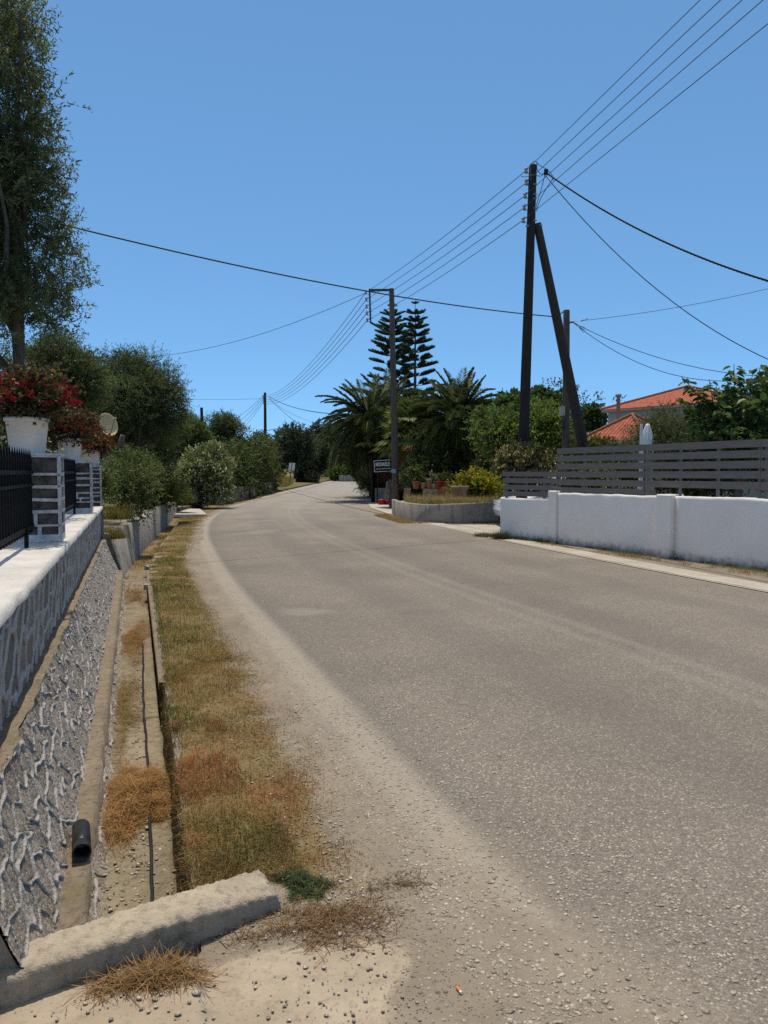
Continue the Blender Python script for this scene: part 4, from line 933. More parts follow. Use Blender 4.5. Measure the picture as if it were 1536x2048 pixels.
for tp in tips:
    k0 = np.array([8.0, 17.3, r.uniform(1.3, 2.2)]); mid_ = (k0+tp)/2+np.array([0, 0, -.15])+r.normal(0, .08, 3)
    Q = np.array([k0*(1-s)**2+mid_*2*s*(1-s)+tp*s*s for s in np.linspace(0, 1, 12)]); m.tube(Q, np.linspace(.026, .007, 12), 5)
    K = 60; s = r.uniform(.3, 1.0, K); i = s*11; P = np.stack([np.interp(i, np.arange(12), Q[:, k]) for k in range(3)], 1)
    d = unit(r.normal(size=(K, 3))*np.array([1, 1, .35])+np.array([0, 0, -.35])); P = P+d*.06
    c = np.array((.085, .135, .038))*np.clip(1+r.normal(0, .3, (K, 1)), .4, 1.8)
    L = r.uniform(.12, .23, K)[:, None]; W = L*.78
    q = unit(np.cross(d, np.array([0, 0, 1.])+r.normal(size=(K, 3))*.35)); nn = np.cross(q, d); nn = nn*np.sign(nn[:, 2:3]+1e-6)
    # folded heart-shaped leaf: two quads meeting at the midrib
    e1, e2 = P+d*L*.1, P+d*L; h = nn*L*.14
    for sg in (-1, 1):
        V = np.stack([P, P+d*L*.18+q*W*.5*sg+h, P+d*L*.62+q*W*.42*sg+h, e2-nn*L*.1], 1); parts.append((V, np.repeat(c, 4, 0)))
m.build('trunk', 'bark', t, True); leafobj('crown', parts, 'gloss', t)

# house with two hipped tile roofs
t = thing('house', 'pale house with two red tiled roofs behind the garden trees', 'house', (15, 46, 0))
def house_block(A, u, L, w, ze, zr, nm, ov=.35):
    """square block turned on plan: pyramid tile roof with ridge caps and eaves over plain walls"""
    A = np.array(A, float); u = unit(np.array(u, float)); v = np.array([-u[1], u[0]])
    P = [np.array([*q, ze]) for q in (A, A+u*L, A+u*L+v*w, A+v*w)]; top = np.append(A+u*L/2+v*w/2, zr)
    vs, fs, uvs = [], [], []
    for a, b in ((P[0], P[1]), (P[1], P[2]), (P[2], P[3]), (P[3], P[0])):
        e = unit(b-a); nrm = unit(np.cross(b-a, top-a)); f = np.cross(nrm, e); fs.append(tuple(range(len(vs), len(vs)+3)))
        for p in (a, b, top): vs.append(tuple(p)); uvs.append((float(np.dot(p-a, e)), float(np.dot(p-a, f))))
    me = bpy.data.meshes.new(nm); me.from_pydata(vs, [], fs); l = me.uv_layers.new(name='UVMap')
    for i, q in enumerate(uvs): l.data[i].uv = q
    o = link(nm, me, 'roof_tiles', t); rr = MB()
    for p in P: rr.tube([p+(0, 0, .03), top+(0, 0, .03)], .075, 8)
    rr.build('ridge_tiles', 'terracotta', o); c = sum(P)/4
    e = MB(); e.hexa([(*(c+(p-c)*.985)[:2], ze-.14) for p in P], [(*(c+(p-c)*.985)[:2], ze-.004) for p in P]); e.build('eaves', 'house_render', o)
    k = 1-2*ov/L; m = MB(); m.hexa([(*(c+(p-c)*k)[:2], -.1) for p in P], [(*(c+(p-c)*k)[:2], ze-.14) for p in P]); return m.build('wall', 'house_render', t)
e0 = at(1200, 820, 46); house_block(e0[:2], (4.4, -5.3), 7.4, 6.6, e0[2], at(1358, 774, 45.5)[2], 'roof')
f0 = at(1150, 884, 40); house_block(f0[:2], (3.2, -3.9), 4.1, 4.0, f0[2], at(1258, 829, 39.7)[2], 'roof')
cb = at(1237, 790, 41.5); ch = MB(); ch.lathe([(.10, f0[2]-.2), (.10, cb[2]-.12), (.16, cb[2]-.10), (.16, cb[2]+.04), (0, cb[2]+.08)], (cb[0], 41.5, 0), 14); ch.build('chimney_pipe', 'steel_pipe', t, True)
wm = MB()
q_ = e0[:2]+unit(np.array([4.4, -5.3]))*2.2+unit(np.array([5.3, 4.4]))*.40; wm.box((*q_, 3.6), (1.0, .12, 1.1), math.atan2(-5.3, 4.4)); wm.build('window', 'car_glass', t)

# ------------------------------------------------------------------ planter, pots, shop
pts = catmull([(.0, 32), (.30, 29.4), (.34, 28.7), (.55, 26.9), (1.15, 24.8), (2.3, 24.35), (3.9, 25.0), (7, 26.8), (8, 27.4)], .2)
tn = unit(np.gradient(pts, axis=0)); nr = np.stack([tn[:, 1], -tn[:, 0]], 1); nr *= np.sign((nr*(np.array([3., 30.])-pts)).sum(1))[:, None]
zt_p = np.interp(pts[:, 0], [.3, 1.2, 4], [.58, .58, .66]); V = []
for (x, y), (a, b), z in zip(pts, nr, zt_p):
    for k, zz in ((0, -.06), (.0, z-.015), (.015, z), (.15, z), (.165, z-.02), (.165, .2)): V.append((x+a*k, y+b*k, zz))
pw = npmesh('planter_wall', np.array(V), grid(len(pts), 6), 'concrete_planter')
e = MB(); e.v = [V[i] for i in range(6)]; e.f = [(0, 1, 2, 3, 4, 5)]
tag(pw, 'curved low grey concrete planter wall at the foot of the bracket pole', 'wall')
sheet('planter_bed', ([tuple(p+q*.1) for p, q in zip(pts[::4], nr[::4])], [tuple(np.array([p[0]*.7+2.2, 33.0])) for p in pts[::4]]), .50, 'forecourt', 2)
# dry grass in the bed
r = RS(81); n = 6500; k = r.integers(4, len(pts)-10, n); dd = .25+r.random(n)**1.3*2.0
P = np.zeros((n, 3)); P[:, :2] = pts[k]+nr[k]*dd[:, None]+r.normal(0, .1, (n, 2)); P[:, 2] = .5
ok = (P[:, 0] > .75)
P = P[ok]; n = len(P); c = np.array((.30, .24, .125))*r.uniform(.6, 1.3, (n, 1)); V4, cc = blades(r, P, r.uniform(.15, .45, n), r.uniform(.05, .6, n), .012, c); v, q = quads(V4)
kind(npmesh('dry_grass', v, q, 'grass', None, cc), 'stuff')
lb = MB()
for a, b in zip(np.linspace(1.5, 4.6, 8)[:-1], np.linspace(1.5, 4.6, 8)[1:]): lb.hexa([(a, 29.4, .4), (b, 29.4, .4), (b, 29.7, .4), (a, 29.7, .4)], [(a, 29.4, .98), (b, 29.4, .98), (b, 29.7, .98), (a, 29.7, .98)])
tag(lb.build('brick_ledge', 'brick_low'), 'low brick ledge carrying the terracotta pots in front of the palms', 'ledge')
def flower_pot(px, rad, h, mat, seed, label, plant=None, Y=29.52, z=.98):
    x = at(px, 960, Y)[0]; t = thing('flower_pot', label, 'flower pot', (x, Y, z), 'pots on the brick ledge')
    MB().lathe([(0, 0), (rad*.7, 0), (rad*.92, h*.82), (rad*1.05, h*.82), (rad*1.08, h), (rad*.92, h), (rad*.9, h*.85), (0, h*.85)], (x, Y, z), 16).build('pot', mat, t, True)
    if plant:
        r = RS(seed); bl = blobs(r, (x, Y, z+h+plant[1]*.8), (plant[0], plant[0], plant[1]), 8, .5); leafobj('foliage', [crown(r, bl, plant[3], .14, 6, .09, .05, plant[2], .3, .3, .4, .3)], 'leaf', t)
flower_pot(832, .15, .30, 'terracotta', 1, 'leftmost terracotta pot with a leafy green plant', (.28, .32, (.09, .13, .03), 160))
flower_pot(847, .12, .24, 'tc_pale', 2, 'small empty pale pot right of the leafy terracotta pot')
flower_pot(858, .14, .38, 'tc_pale', 3, 'tall pale pot in the middle of the ledge')
flower_pot(867, .10, .18, 'plastic_box', 4, 'small grey pot right of the tall pale pot', (.16, .2, (.2, .2, .12), 60))
flower_pot(875, .16, .30, 'terracotta', 5, 'terracotta pot beside the red chair')
flower_pot(893, .15, .28, 'tc_pale', 6, 'pale pot right of the red chair', (.2, .2, (.07, .09, .03), 80))
flower_pot(920, .30, .62, 'tc_pale', 7, 'large pale urn standing in front of the yellow green hedge', Y=27.6, z=.5)
flower_pot(815, .13, .5, 'tc_pale', 8, 'grey cylinder pot right of the bracket pole', (.2, .35, (.09, .12, .04), 110), Y=30.5, z=.5)
# small red chair
x0 = at(884, 965, 29.1)[0]; t = thing('small_red_chair', 'small bright red chair among the flower pots', 'chair', (x0, 29.1, .5))
m = MB(); m.box((x0, 29.1, .86), (.26, .26, .03)); m.build('seat', 'red_plastic', t); m = MB()
for zz in (1.02, 1.13, 1.24): m.box((x0, 29.22, zz), (.26, .02, .055))
for sx in (-1, 1): m.box((x0+sx*.12, 29.22, 1.06), (.03, .03, .42))
m.build('backrest', 'red_plastic', t)
for sx in (-1, 1):
    for sy in (-1, 1): MB().tube([(x0+sx*.11, 29.1+sy*.11, .86), (x0+sx*.14, 29.1+sy*.14, .5)], .018, 6).build('leg', 'red_plastic', t)
shrub('yellow green clipped hedge behind the planter next to the slat fence', 950, 975, 28.4, .85, .5, 220, 1500, 'hedge', 'hedge', col=(.16, .17, .02), LL=.08, LW=.045, zb=.5, tr=0, extra=[(at(985, 975, 28), (.75, .7, .55), 8), (at(915, 980, 28.2), (.4, .4, .4), 4)], young=((.34, .30, .03), .3))
# parked car behind the white wall end (only its nose shows)
t = thing('parked_car', 'pale silver car mostly hidden behind the end of the white wall', 'car', (4.75, 23.4, 0))
cx, cy = 5.36, 22.9
def carbody(name, prof, w, mat, inset=.0):
    m = MB(); n = len(prof)
    for sy, k in ((-w/2, .0), (-w/2+.1, 1.), (w/2-.1, 1.), (w/2, .0)):
        for x, z in prof: m.v.append((cx+x*(1 if k else .985), cy+sy, z if k else max(.3, z-.05)))
    for a in range(3):
        for i in range(n): m.f.append((a*n+i, a*n+(i+1) % n, (a+1)*n+(i+1) % n, (a+1)*n+i))
    m.f += [tuple(range(n)), tuple(range(3*n, 4*n))[::-1]]; return m.build(name, mat, t, False)
carbody('body', [(-1.95, .32), (-2.02, .5), (-1.95, .72), (-1.75, .85), (-.95, .96), (1.7, .98), (1.98, .85), (2.0, .4), (1.9, .3)], 1.68, 'car_paint')
carbody('cabin', [(-.98, .95), (-.3, 1.42), (1.2, 1.46), (1.75, .98)], 1.46, 'car_glass'); carbody('roof', [(-.35, 1.43), (-.2, 1.48), (1.1, 1.51), (1.25, 1.45)], 1.35, 'car_paint')
for sx in (-1.25, 1.25):
    for sy in (-.78, .78):
        w_ = MB().tube([(cx+sx, cy+sy-.1, .31), (cx+sx, cy+sy+.1, .31)], .31, 20).build('wheel', 'tyre', t); MB().tube([(cx+sx, cy+sy-.106, .31), (cx+sx, cy+sy+.106, .31)], .19, 14).build('hubcap', 'grey_metal', w_)
for sy in (-.6, .6): MB().box((cx-1.93, cy+sy, .70), (.12, .34, .13)).build('headlight', 'white_metal', t)

# shop under the palms
t = thing('shop_stall', 'dark open fronted roadside shop stall under the palms', 'shop', (.4, 41, .0)); m = MB()
m.box((.9, 43.2, 1.1), (3.2, .1, 2.6)); m.build('back_wall', 'shop_dark', t); MB().box((-.62, 41.6, 1.15), (.12, 3.2, 2.5), 0).build('side_wall', 'shop_dark', t); MB().box((.9, 41.4, 2.42), (3.5, 3.6, .1)).build('roof', 'shop_dark', t)
MB().box((.0, 40.2, .42), (.95, .5, .75)).build('counter', 'concrete_wall', t); MB().tube([(-.62, 39.8, 0), (-.62, 39.8, 2.4)], .05, 6).build('post', 'dark_post_wood', t)
# sign board
sc_, sd = np.array([.16, 39.5, 1.95]), unit(np.array([1., -.12, .05])); su = np.array([0, 0, 1.]); su = unit(su-sd*np.dot(su, sd)); sn = np.cross(sd, su)
t = thing('shop_sign', 'black shop sign with white border and white capital lettering beside the bracket pole', 'sign', tuple(sc_))
W_, H_ = 1.36, .60
def onsign(u, v, k): return sc_+sd*u+su*v+sn*k
def signbar(u0, u1, v0, v1, k0, k1): return [onsign(*p) for p in ((u0, v0, k0), (u1, v0, k0), (u1, v1, k0), (u0, v1, k0))], [onsign(*p) for p in ((u0, v0, k1), (u1, v0, k1), (u1, v1, k1), (u0, v1, k1))]
MB().hexa(*signbar(-W_/2, W_/2, -H_/2, H_/2, -.03, .0)).build('board', 'sign_black', t)
m = MB(); b_ = .03
for a in ((-W_/2, W_/2, H_/2-b_, H_/2), (-W_/2, W_/2, -H_/2, -H_/2+b_), (-W_/2, -W_/2+b_, -H_/2+b_, H_/2-b_), (W_/2-b_, W_/2, -H_/2+b_, H_/2-b_)): m.hexa(*signbar(*a, .0, .006))
m.build('border', 'sign_white', t)
def text_mesh(s, size, u, v, name, parent, spread=1.0):
    cu = bpy.data.curves.new('txt', 'FONT'); cu.body = s; cu.size = size; cu.extrude = .004; cu.offset = .012; cu.space_character = 1.08
    ob = bpy.data.objects.new('txt', cu); C.objects.link(ob); dg = bpy.context.evaluated_depsgraph_get()
    me = bpy.data.meshes.new_from_object(ob.evaluated_get(dg)); bpy.data.objects.remove(ob)
    xs = [q.co.x for q in me.vertices]; x0 = min(xs); kx = spread/(max(xs)-x0)
    for q in me.vertices: p = onsign(u+(q.co.x-x0)*kx, v+q.co.y, .006+q.co.z); q.co = p
    me.materials.clear(); return link(name, me, 'sign_white', parent)
text_mesh('MICHAELO', .255, -W_/2+.09, .0, 'lettering', t, .74)
m = MB(); r = RS(4); u = -W_/2+.12
while u < .12:
    w_ = r.uniform(.03, .10); m.hexa(*signbar(u, u+w_, -.165, -.13+r.uniform(-.01, .01), .0, .006)); u += w_+r.uniform(.012, .03)
m.build('small_lettering', 'sign_white', t)
MB().tube([sc_+sd*.5-sn*.04+np.array([0, 0, -.3]), (sc_[0]+.5, sc_[1]+.1, 0)], .03, 6).build('leg', 'dark_post_wood', t); MB().tube([sc_-sd*.5-sn*.04+np.array([0, 0, -.3]), (sc_[0]-.5, sc_[1]+.2, 0)], .03, 6).build('leg', 'dark_post_wood', t)
for k, (px, w_, lean, mat, lab) in enumerate([(770, .10, .35, 'board_wood', 'leftmost narrow wooden board leaning in front of the shop stall'), (776, .13, .28, 'board_wood', 'second wooden board leaning in front of the shop stall'), (783, .12, .3, 'board_wood', 'third leaning board next to the bracket pole')]):
    b = at(px, 990, 38.2); m = MB(); m.hexa([(b[0]-w_, 38.2, .02), (b[0]+w_*.3, 38.2, .02), (b[0]+w_*.3, 38.24, .02), (b[0]-w_, 38.24, .02)], [(b[0]-w_+lean*.5, 38.9, 1.15), (b[0]+w_*.3+lean*.5, 38.9, 1.15), (b[0]+w_*.3+lean*.5, 38.94, 1.15), (b[0]-w_+lean*.5, 38.94, 1.15)])
    tag(m.build('wooden_board', mat), lab, 'board')
b = at(786, 975, 34.5); m = MB()
m.hexa([(b[0]-.18, 34.5, .03), (b[0]+.16, 34.5, .03), (b[0]+.16, 34.53, .03), (b[0]-.18, 34.53, .03)], [(b[0]-.2, 34.75, 1.28), (b[0]+.05, 34.75, 1.28), (b[0]+.05, 34.78, 1.28), (b[0]-.2, 34.78, 1.28)])
tag(m.build('patterned_panel', 'persian_rug'), 'dark and white patterned panel propped behind the bracket pole', 'panel')
b = at(768, 990, 37.6); t = thing('red_container', 'bright red plastic container on the ground in front of the shop stall', 'container', (b[0], 37.6, .02))
MB().lathe([(0, 0), (.15, 0), (.17, .03), (.18, .2), (.15, .27), (0, .28)], (b[0]-.12, 37.6, .02), 14).build('tub', 'red_plastic', t, True); MB().lathe([(0, 0), (.12, 0), (.14, .03), (.14, .17), (.1, .22), (0, .23)], (b[0]+.18, 37.65, .02), 12).build('lid', 'red_plastic', t, True)
b = at(812, 985, 32.9); tag(MB().tube([(b[0]-.1, 32.9, .45), (b[0]+.08, 33.0, 1.5)], .05, 8).build('grey_post', 'concrete_planter'), 'slanting grey post right of the bracket pole', 'post')

# ------------------------------------------------------------------ palms
def frond(r, base, az, el, L, curl, nl, ll, col, V, Cc, stiff=.35):
    """pinnate frond: rachis arcs over; leaflets in a V"""
    s = np.linspace(0, 1, 14); th = el-curl*s**1.25; ds = L/13
    h = np.array([math.cos(az), math.sin(az), 0]); P = [np.array(base, float)]
    for k in range(13): P.append(P[-1]+ds*(h*math.cos(th[k])+np.array([0, 0, 1.])*math.sin(th[k])))
    P = np.array(P); T = unit(np.gradient(P, axis=0)); sd = np.array([-h[1], h[0], 0]); up = np.cross(sd, T)*-1
    up = up*np.sign((up[:, 2:3]+1e-6))
    i = np.linspace(1.6, 13, nl); pc = np.stack([np.interp(i, np.arange(14), P[:, k]) for k in range(3)], 1)
    tc = np.stack([np.interp(i, np.arange(14), T[:, k]) for k in range(3)], 1); uc = np.stack([np.interp(i, np.arange(14), up[:, k]) for k in range(3)], 1)
    ln = ll*np.sin(np.clip((i/13), .05, 1)*PI*.78+.35)[:, None]
    for sg in (-1, 1):
        d = unit(tc*.75+sd*sg*.75+uc*stiff+r.normal(0, .10, (nl, 3))+np.array([0, 0, -.12]))
        w = np.cross(d, sd*sg+uc*.2); w = unit(w)*.026*ll/.4
        m_ = pc+d*ln*.45; tip = pc+d*ln+np.array([0, 0, -1.])*ln*.12
        V.append(np.stack([pc, m_-w, tip, m_+w], 1)); c = np.array(col)*np.clip(1+r.normal(0, .22, (nl, 1)), .4, 1.8); Cc.append(np.repeat(c, 4, 0))
    # rachis as flat strip
    w = sd*.022*np.linspace(1, .2, 14)[:, None]
    V.append(np.stack([P[:-1]-w[:-1], P[:-1]+w[:-1], P[1:]+w[1:], P[1:]-w[1:]], 1)); Cc.append(np.repeat(np.tile(np.array((.16, .17, .06)), (13, 1)), 4, 0))
def date_palm(label, base, crown_c, seed, L, n, col, els=(1.45, -.75), ll=.42, tr=.24, nm='date_palm', skirt=True):
    r = RS(seed); t = thing(nm, label, 'palm', tuple(base), None); b = np.array(base); c = np.array(crown_c)
    P = wob(r, b, c, 12, .03); rr = np.linspace(tr*1.1, tr, 12)*(1+.06*np.sin(np.arange(12)*2.2)); MB().tube(P, rr, 14).build('trunk', 'palm_bark', t, True)
    V, Cc = [], []
    for k in range(n):
        f = (k+.5)/n; el = els[0]+(els[1]-els[0])*f**.85+r.normal(0, .08); az = k*2.39996+r.normal(0, .2)
        frond(r, c+np.array([math.cos(az)*.1, math.sin(az)*.1, r.uniform(-.1, .15)-.25*f]), az, el, L*r.uniform(.82, 1.08)*(1 if f > .15 else .85), r.uniform(.9, 1.45) if f > .12 else r.uniform(.25, .6), 78, ll, np.array(col)*r.uniform(.75, 1.25), V, Cc)
    leafobj('crown', [(np.concatenate(V), np.concatenate(Cc))], 'palm', t)
    if skirt:
        V, Cc = [], []
        for k in range(26):
            az = k*2.4; frond(r, c+np.array([math.cos(az)*.18, math.sin(az)*.18, -.35]), az, r.uniform(-.9, -.3), L*r.uniform(.35, .6), .7, 24, ll*.7, (.13, .085, .035), V, Cc, .1)
        leafobj('dead_fronds', [(np.concatenate(V), np.concatenate(Cc))], 'palm', t)
    return t
p = at(917, 838, 34); date_palm('right date palm with arching fronds and a thick trunk behind the yellow green hedge', (p[0]+.1, 34, .3), p, 301, 2.45, 140, (.115, .135, .046), (1.5, -.85), .46)
p = at(742, 842, 42); date_palm('left date palm with long drooping fronds arching over the shop stall', (p[0]+.3, 42.4, 0), p, 302, 3.1, 116, (.088, .11, .046), (1.25, -.8), .5)
p = at(775, 815, 45); date_palm('dark date palm standing behind the bracket pole', (p[0], 45, 0), p, 303, 2.8, 60, (.075, .095, .04), (1.3, -.7), .46, skirt=False)
# fan palm with hanging skirt
def fan_palm(label, base, cpos, seed, L, n, col):
    r = RS(seed); t = thing('fan_palm', label, 'palm', tuple(base)); c = np.array(cpos); MB().tube(wob(r, base, c, 8, .03), np.linspace(.26, .18, 8), 12).build('trunk', 'palm_bark', t, True)
    def fans(N, e0, e1, Ls, colr, droop):
        V, Cc = [], []
        for k in range(N):
            f = (k+.5)/N; az = k*2.39996+r.normal(0, .25); el = e0+(e1-e0)*f+r.normal(0, .1); h = np.array([math.cos(az), math.sin(az), 0])
            d = h*math.cos(el)+np.array([0, 0, 1.])*math.sin(el); sd = np.array([-h[1], h[0], 0]); pet = Ls*r.uniform(.45, .65); hub = c+d*pet+np.array([0, 0, -.3*f]); st = c+np.array([0, 0, -.3*f])
            V.append(np.stack([st-sd*.012, st+sd*.012, hub+sd*.01, hub-sd*.01])[None]); Cc.append(np.tile(np.array(colr), (4, 1)))
            a = np.linspace(-1.35, 1.35, 26)[:, None]; dd = unit(d*np.cos(a)+sd*np.sin(a)+np.cross(sd, d)*.15*np.abs(a)); ln = Ls*.62*(.75+.25*np.cos(a))*r.uniform(.85, 1.1, (26, 1))
            w = unit(np.cross(dd, np.cross(sd, d)))*.035*Ls; m_ = hub+dd*ln*.55; tip = hub+dd*ln+np.array([0, 0, -1.])*ln*droop*r.uniform(.5, 1.2, (26, 1))
            V.append(np.stack([np.broadcast_to(hub, m_.shape), m_-w, tip, m_+w], 1)); Cc.append(np.repeat(np.array(colr)*np.clip(1+r.normal(0, .2, (26, 1)), .4, 1.7)*r.uniform(.75, 1.25), 4, 0))
        return np.concatenate(V), np.concatenate(Cc)
    leafobj('crown', [fans(n, 1.45, -.5, L, col, .22)], 'palm', t)
    V, Cc = fans(44, -1.15, -1.55, L*1.0, (.30, .155, .10), .5); V2, C2 = fans(12, -.7, -1.1, L*.7, (.26, .18, .07), .5)
    leafobj('dead_skirt', [(V, Cc), (V2, C2)], 'palm', t)
p = at(828, 866, 35); fan_palm('fan palm with bright fans above a hanging reddish brown skirt of dead leaves', (p[0], 35, .3), p, 311, 1.75, 34, (.15, .19, .05))
p = at(760, 890, 39.5); fan_palm('smaller yellowish fan palm above the shop sign', (p[0]+.2, 41.8, .1), at(768, 872, 41), 312, 1.6, 26, (.11, .125, .035))
# Norfolk island pines
def norfolk(label, px, ptop, Y, seed, hw, nw, dens=1.):
    r = RS(seed); top = at(px, ptop, Y); t = thing('norfolk_pine', label, 'pine tree', (top[0], Y, .2)); Hh = top[2]
    MB().tube([(top[0], Y, .2), (top[0], Y, Hh*.5), (top[0], Y, Hh*.85), (top[0], Y, Hh)], [.20, .12, .05, .015], 8).build('trunk', 'bark', t, True)
    V, Cc = [], []; m = MB(); zs = [Hh-.05]; gap = .46
    while zs[-1] > 4.2 and len(zs) < nw: zs.append(zs[-1]-gap*r.uniform(.85, 1.15)*(1 if len(zs) > 1 else 1.5)); gap = min(.62, gap*1.03)
    for k, z in enumerate(zs):
        f = (Hh-z)/(Hh-4.5); L = hw*np.interp(f, [0, .06, .2, .5, .8, 1.2], [.16, .42, .70, .95, 1.1, 1.15]); nb = 6 if k else 5; a0 = r.uniform(0, 2*PI)
        for j in range(nb):
            az = a0+2*PI*j/nb+r.normal(0, .12); h = np.array([math.cos(az), math.sin(az), 0]); sd = np.array([-h[1], h[0], 0]); Lb = L*r.uniform(.78, 1.1)
            if f > .45 and r.random() < .10*dens: continue
            s = np.linspace(0, 1, 9)[:, None]; P = np.array([top[0], Y, z])+h*Lb*s+np.array([0, 0, 1.])*Lb*(.02*s+.20*s*s)*(1.15-.5*min(f, 1))
            m.tube(P, np.linspace(.022, .008, 9), 4, False)
            T = unit(np.gradient(P, axis=0)); nb2 = max(6, int(Lb*26))
            i = np.linspace(8*(.12 if f < .35 else .34), 8, nb2); pc = np.stack([np.interp(i, np.arange(9), P[:, q]) for q in range(3)], 1); tc = np.stack([np.interp(i, np.arange(9), T[:, q]) for q in range(3)], 1)
            ll = (.16+.30*min(1, L/hw+.15))*np.sin(np.linspace(.35, 1, nb2)*PI*.85)[:, None]*r.uniform(.8, 1.15, (nb2, 1))*(.55+.45*Lb/hw)+.04
            for sg in (-1, 1):
                for roll in (.45, 1.0):
                    d = unit(tc*.75+sd*sg*.85*(1.25-roll)+np.array([0, 0, 1.])*roll*.8+r.normal(0, .09, (nb2, 3)))
                    q = unit(np.cross(d, r.normal(size=(nb2, 3))))*.034; m_ = pc+d*ll*.5; tip = pc+d*ll
                    V.append(np.stack([pc-q*.5, m_-q, tip, m_+q], 1)); Cc.append(np.repeat(np.array((.045, .082, .058))*np.clip(1+r.normal(0, .3, (nb2, 1)), .4, 2), 4, 0))
    m.build('boughs', 'bark', t); leafobj('crown', [(np.concatenate(V), np.concatenate(Cc))], 'leaf', t)
norfolk('right Norfolk pine with clearly separated tiers and a bare spire', 830.5, 606, 55, 321, 1.5, 24)
norfolk('left Norfolk pine partly hidden by the bracket pole', 785, 612, 57, 322, 2.0, 26)
# dark greenery behind and below the palms
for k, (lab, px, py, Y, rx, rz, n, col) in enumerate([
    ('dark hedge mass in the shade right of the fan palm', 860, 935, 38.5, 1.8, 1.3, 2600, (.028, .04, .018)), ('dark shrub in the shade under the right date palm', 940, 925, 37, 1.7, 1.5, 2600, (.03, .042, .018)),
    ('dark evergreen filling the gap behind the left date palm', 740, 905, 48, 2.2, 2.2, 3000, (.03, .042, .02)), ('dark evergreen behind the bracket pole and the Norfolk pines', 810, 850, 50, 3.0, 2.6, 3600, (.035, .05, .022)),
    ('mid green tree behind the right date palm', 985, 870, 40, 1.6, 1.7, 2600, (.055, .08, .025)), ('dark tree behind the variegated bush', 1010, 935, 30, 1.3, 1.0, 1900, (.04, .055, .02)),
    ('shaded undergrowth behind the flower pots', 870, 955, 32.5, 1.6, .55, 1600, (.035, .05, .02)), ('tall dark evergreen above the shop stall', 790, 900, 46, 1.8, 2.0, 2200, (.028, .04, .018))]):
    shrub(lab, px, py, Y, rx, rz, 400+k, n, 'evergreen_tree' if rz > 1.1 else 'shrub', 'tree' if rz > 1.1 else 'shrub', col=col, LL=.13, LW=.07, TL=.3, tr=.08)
# roadside greenery ahead
shrub('grey green feathery oleander bush at the road edge before the shop stall', 742, 965, 46, .75, .75, 330, 1700, 'oleander', 'shrub', col=(.13, .17, .08), LL=.17, LW=.03, TL=.4, K=11, tr=0, up=.8)
obush('mid green bushy tree filling the gap between the broad olive and the white flowering shrub', 375, 885, 40, 1.6, 1.35, 120, 4200, LL=.11, LW=.045, col=(.085, .115, .042))
shrub('bright clipped green bush at the far bend', 682, 945, 96, 1.9, .75, 331, 1100, col=(.08, .115, .025), LL=.2, LW=.12, TL=.4)
for k, (lab, px, py, Y, rx, rz, n) in enumerate([('large round tree left of the far road end', 590, 895, 105, 3.6, 2.9, 2400), ('dark tree right behind the round far tree', 628, 905, 112, 3.0, 2.6, 1800), ('broad low olive at the far bend', 660, 925, 125, 6.0, 2.0, 2200),
    ('far olive behind the bright clipped bush', 725, 922, 110, 4.2, 2.2, 2000), ('far dark olive between the bend and the left palm', 700, 930, 100, 3.0, 1.7, 1600), ('dark far tree closing the road on the left', 560, 915, 120, 5.0, 2.3, 1800)]):
    obush(lab, px, py, Y, rx, rz, 340+k, n, LL=.30, LW=.12, TL=.7, col=(.048, .062, .034), zb=.8, tr=.2, K=9, nb=20)
for k, (px, py, rz) in enumerate([(638, 872, 2.1), (655, 868, 2.4), (618, 884, 1.7), (672, 880, 1.8)]):
    obush(['thin high eucalyptus left of centre in the far group', 'tallest thin eucalyptus of the far group', 'small eucalyptus beside the round far tree', 'loose eucalyptus nearest the left date palm'][k], px, py, 135, 2.2, rz, 360+k, 420, nm='eucalyptus_tree', LL=.36, LW=.13, TL=.8, col=(.045, .06, .035), zb=1, tr=.16, nb=9, rs=.5, group='thin far eucalyptus trees')
shrub('narrow dark cypress like hedge at the left road edge far ahead', 614, 950, 84, 1.0, 1.5, 370, 1500, 'hedge', 'hedge', col=(.016, .024, .012), LL=.16, LW=.1, TL=.3, extra=[(at(622, 955, 82), (.7, 1.5, 1.2), 6)])
for k, (px, py, Y, rx, rz) in enumerate([(-260, 880, 60, 6, 3), (-120, 870, 48, 4, 3), (40, 860, 45, 4, 3), (1700, 850, 40, 5, 3), (1560, 870, 30, 3, 1.6), (1480, 880, 36, 3.5, 1.6), (1330, 900, 55, 6, 2.2), (1120, 880, 60, 6, 3.4), (960, 890, 70, 6, 3.4), (2000, 860, 50, 7, 3)]):
    shrub(['far left hidden olive tree', 'olive tree deep in the left garden', 'olive tree behind the potted geraniums', 'tree beyond the right edge of the garden', 'shrub behind the mulberry tree', 'dark shrub behind the mulberry leaves', 'far tree behind the house roofs', 'far tree behind the fig', 'far tree behind the right date palm', 'far tree outside to the right'][k], px, py, Y, rx, rz, 380+k, 1500, 'olive_tree', 'tree', col=(.05, .07, .03), LL=.22, LW=.1, TL=.6, tr=.15)
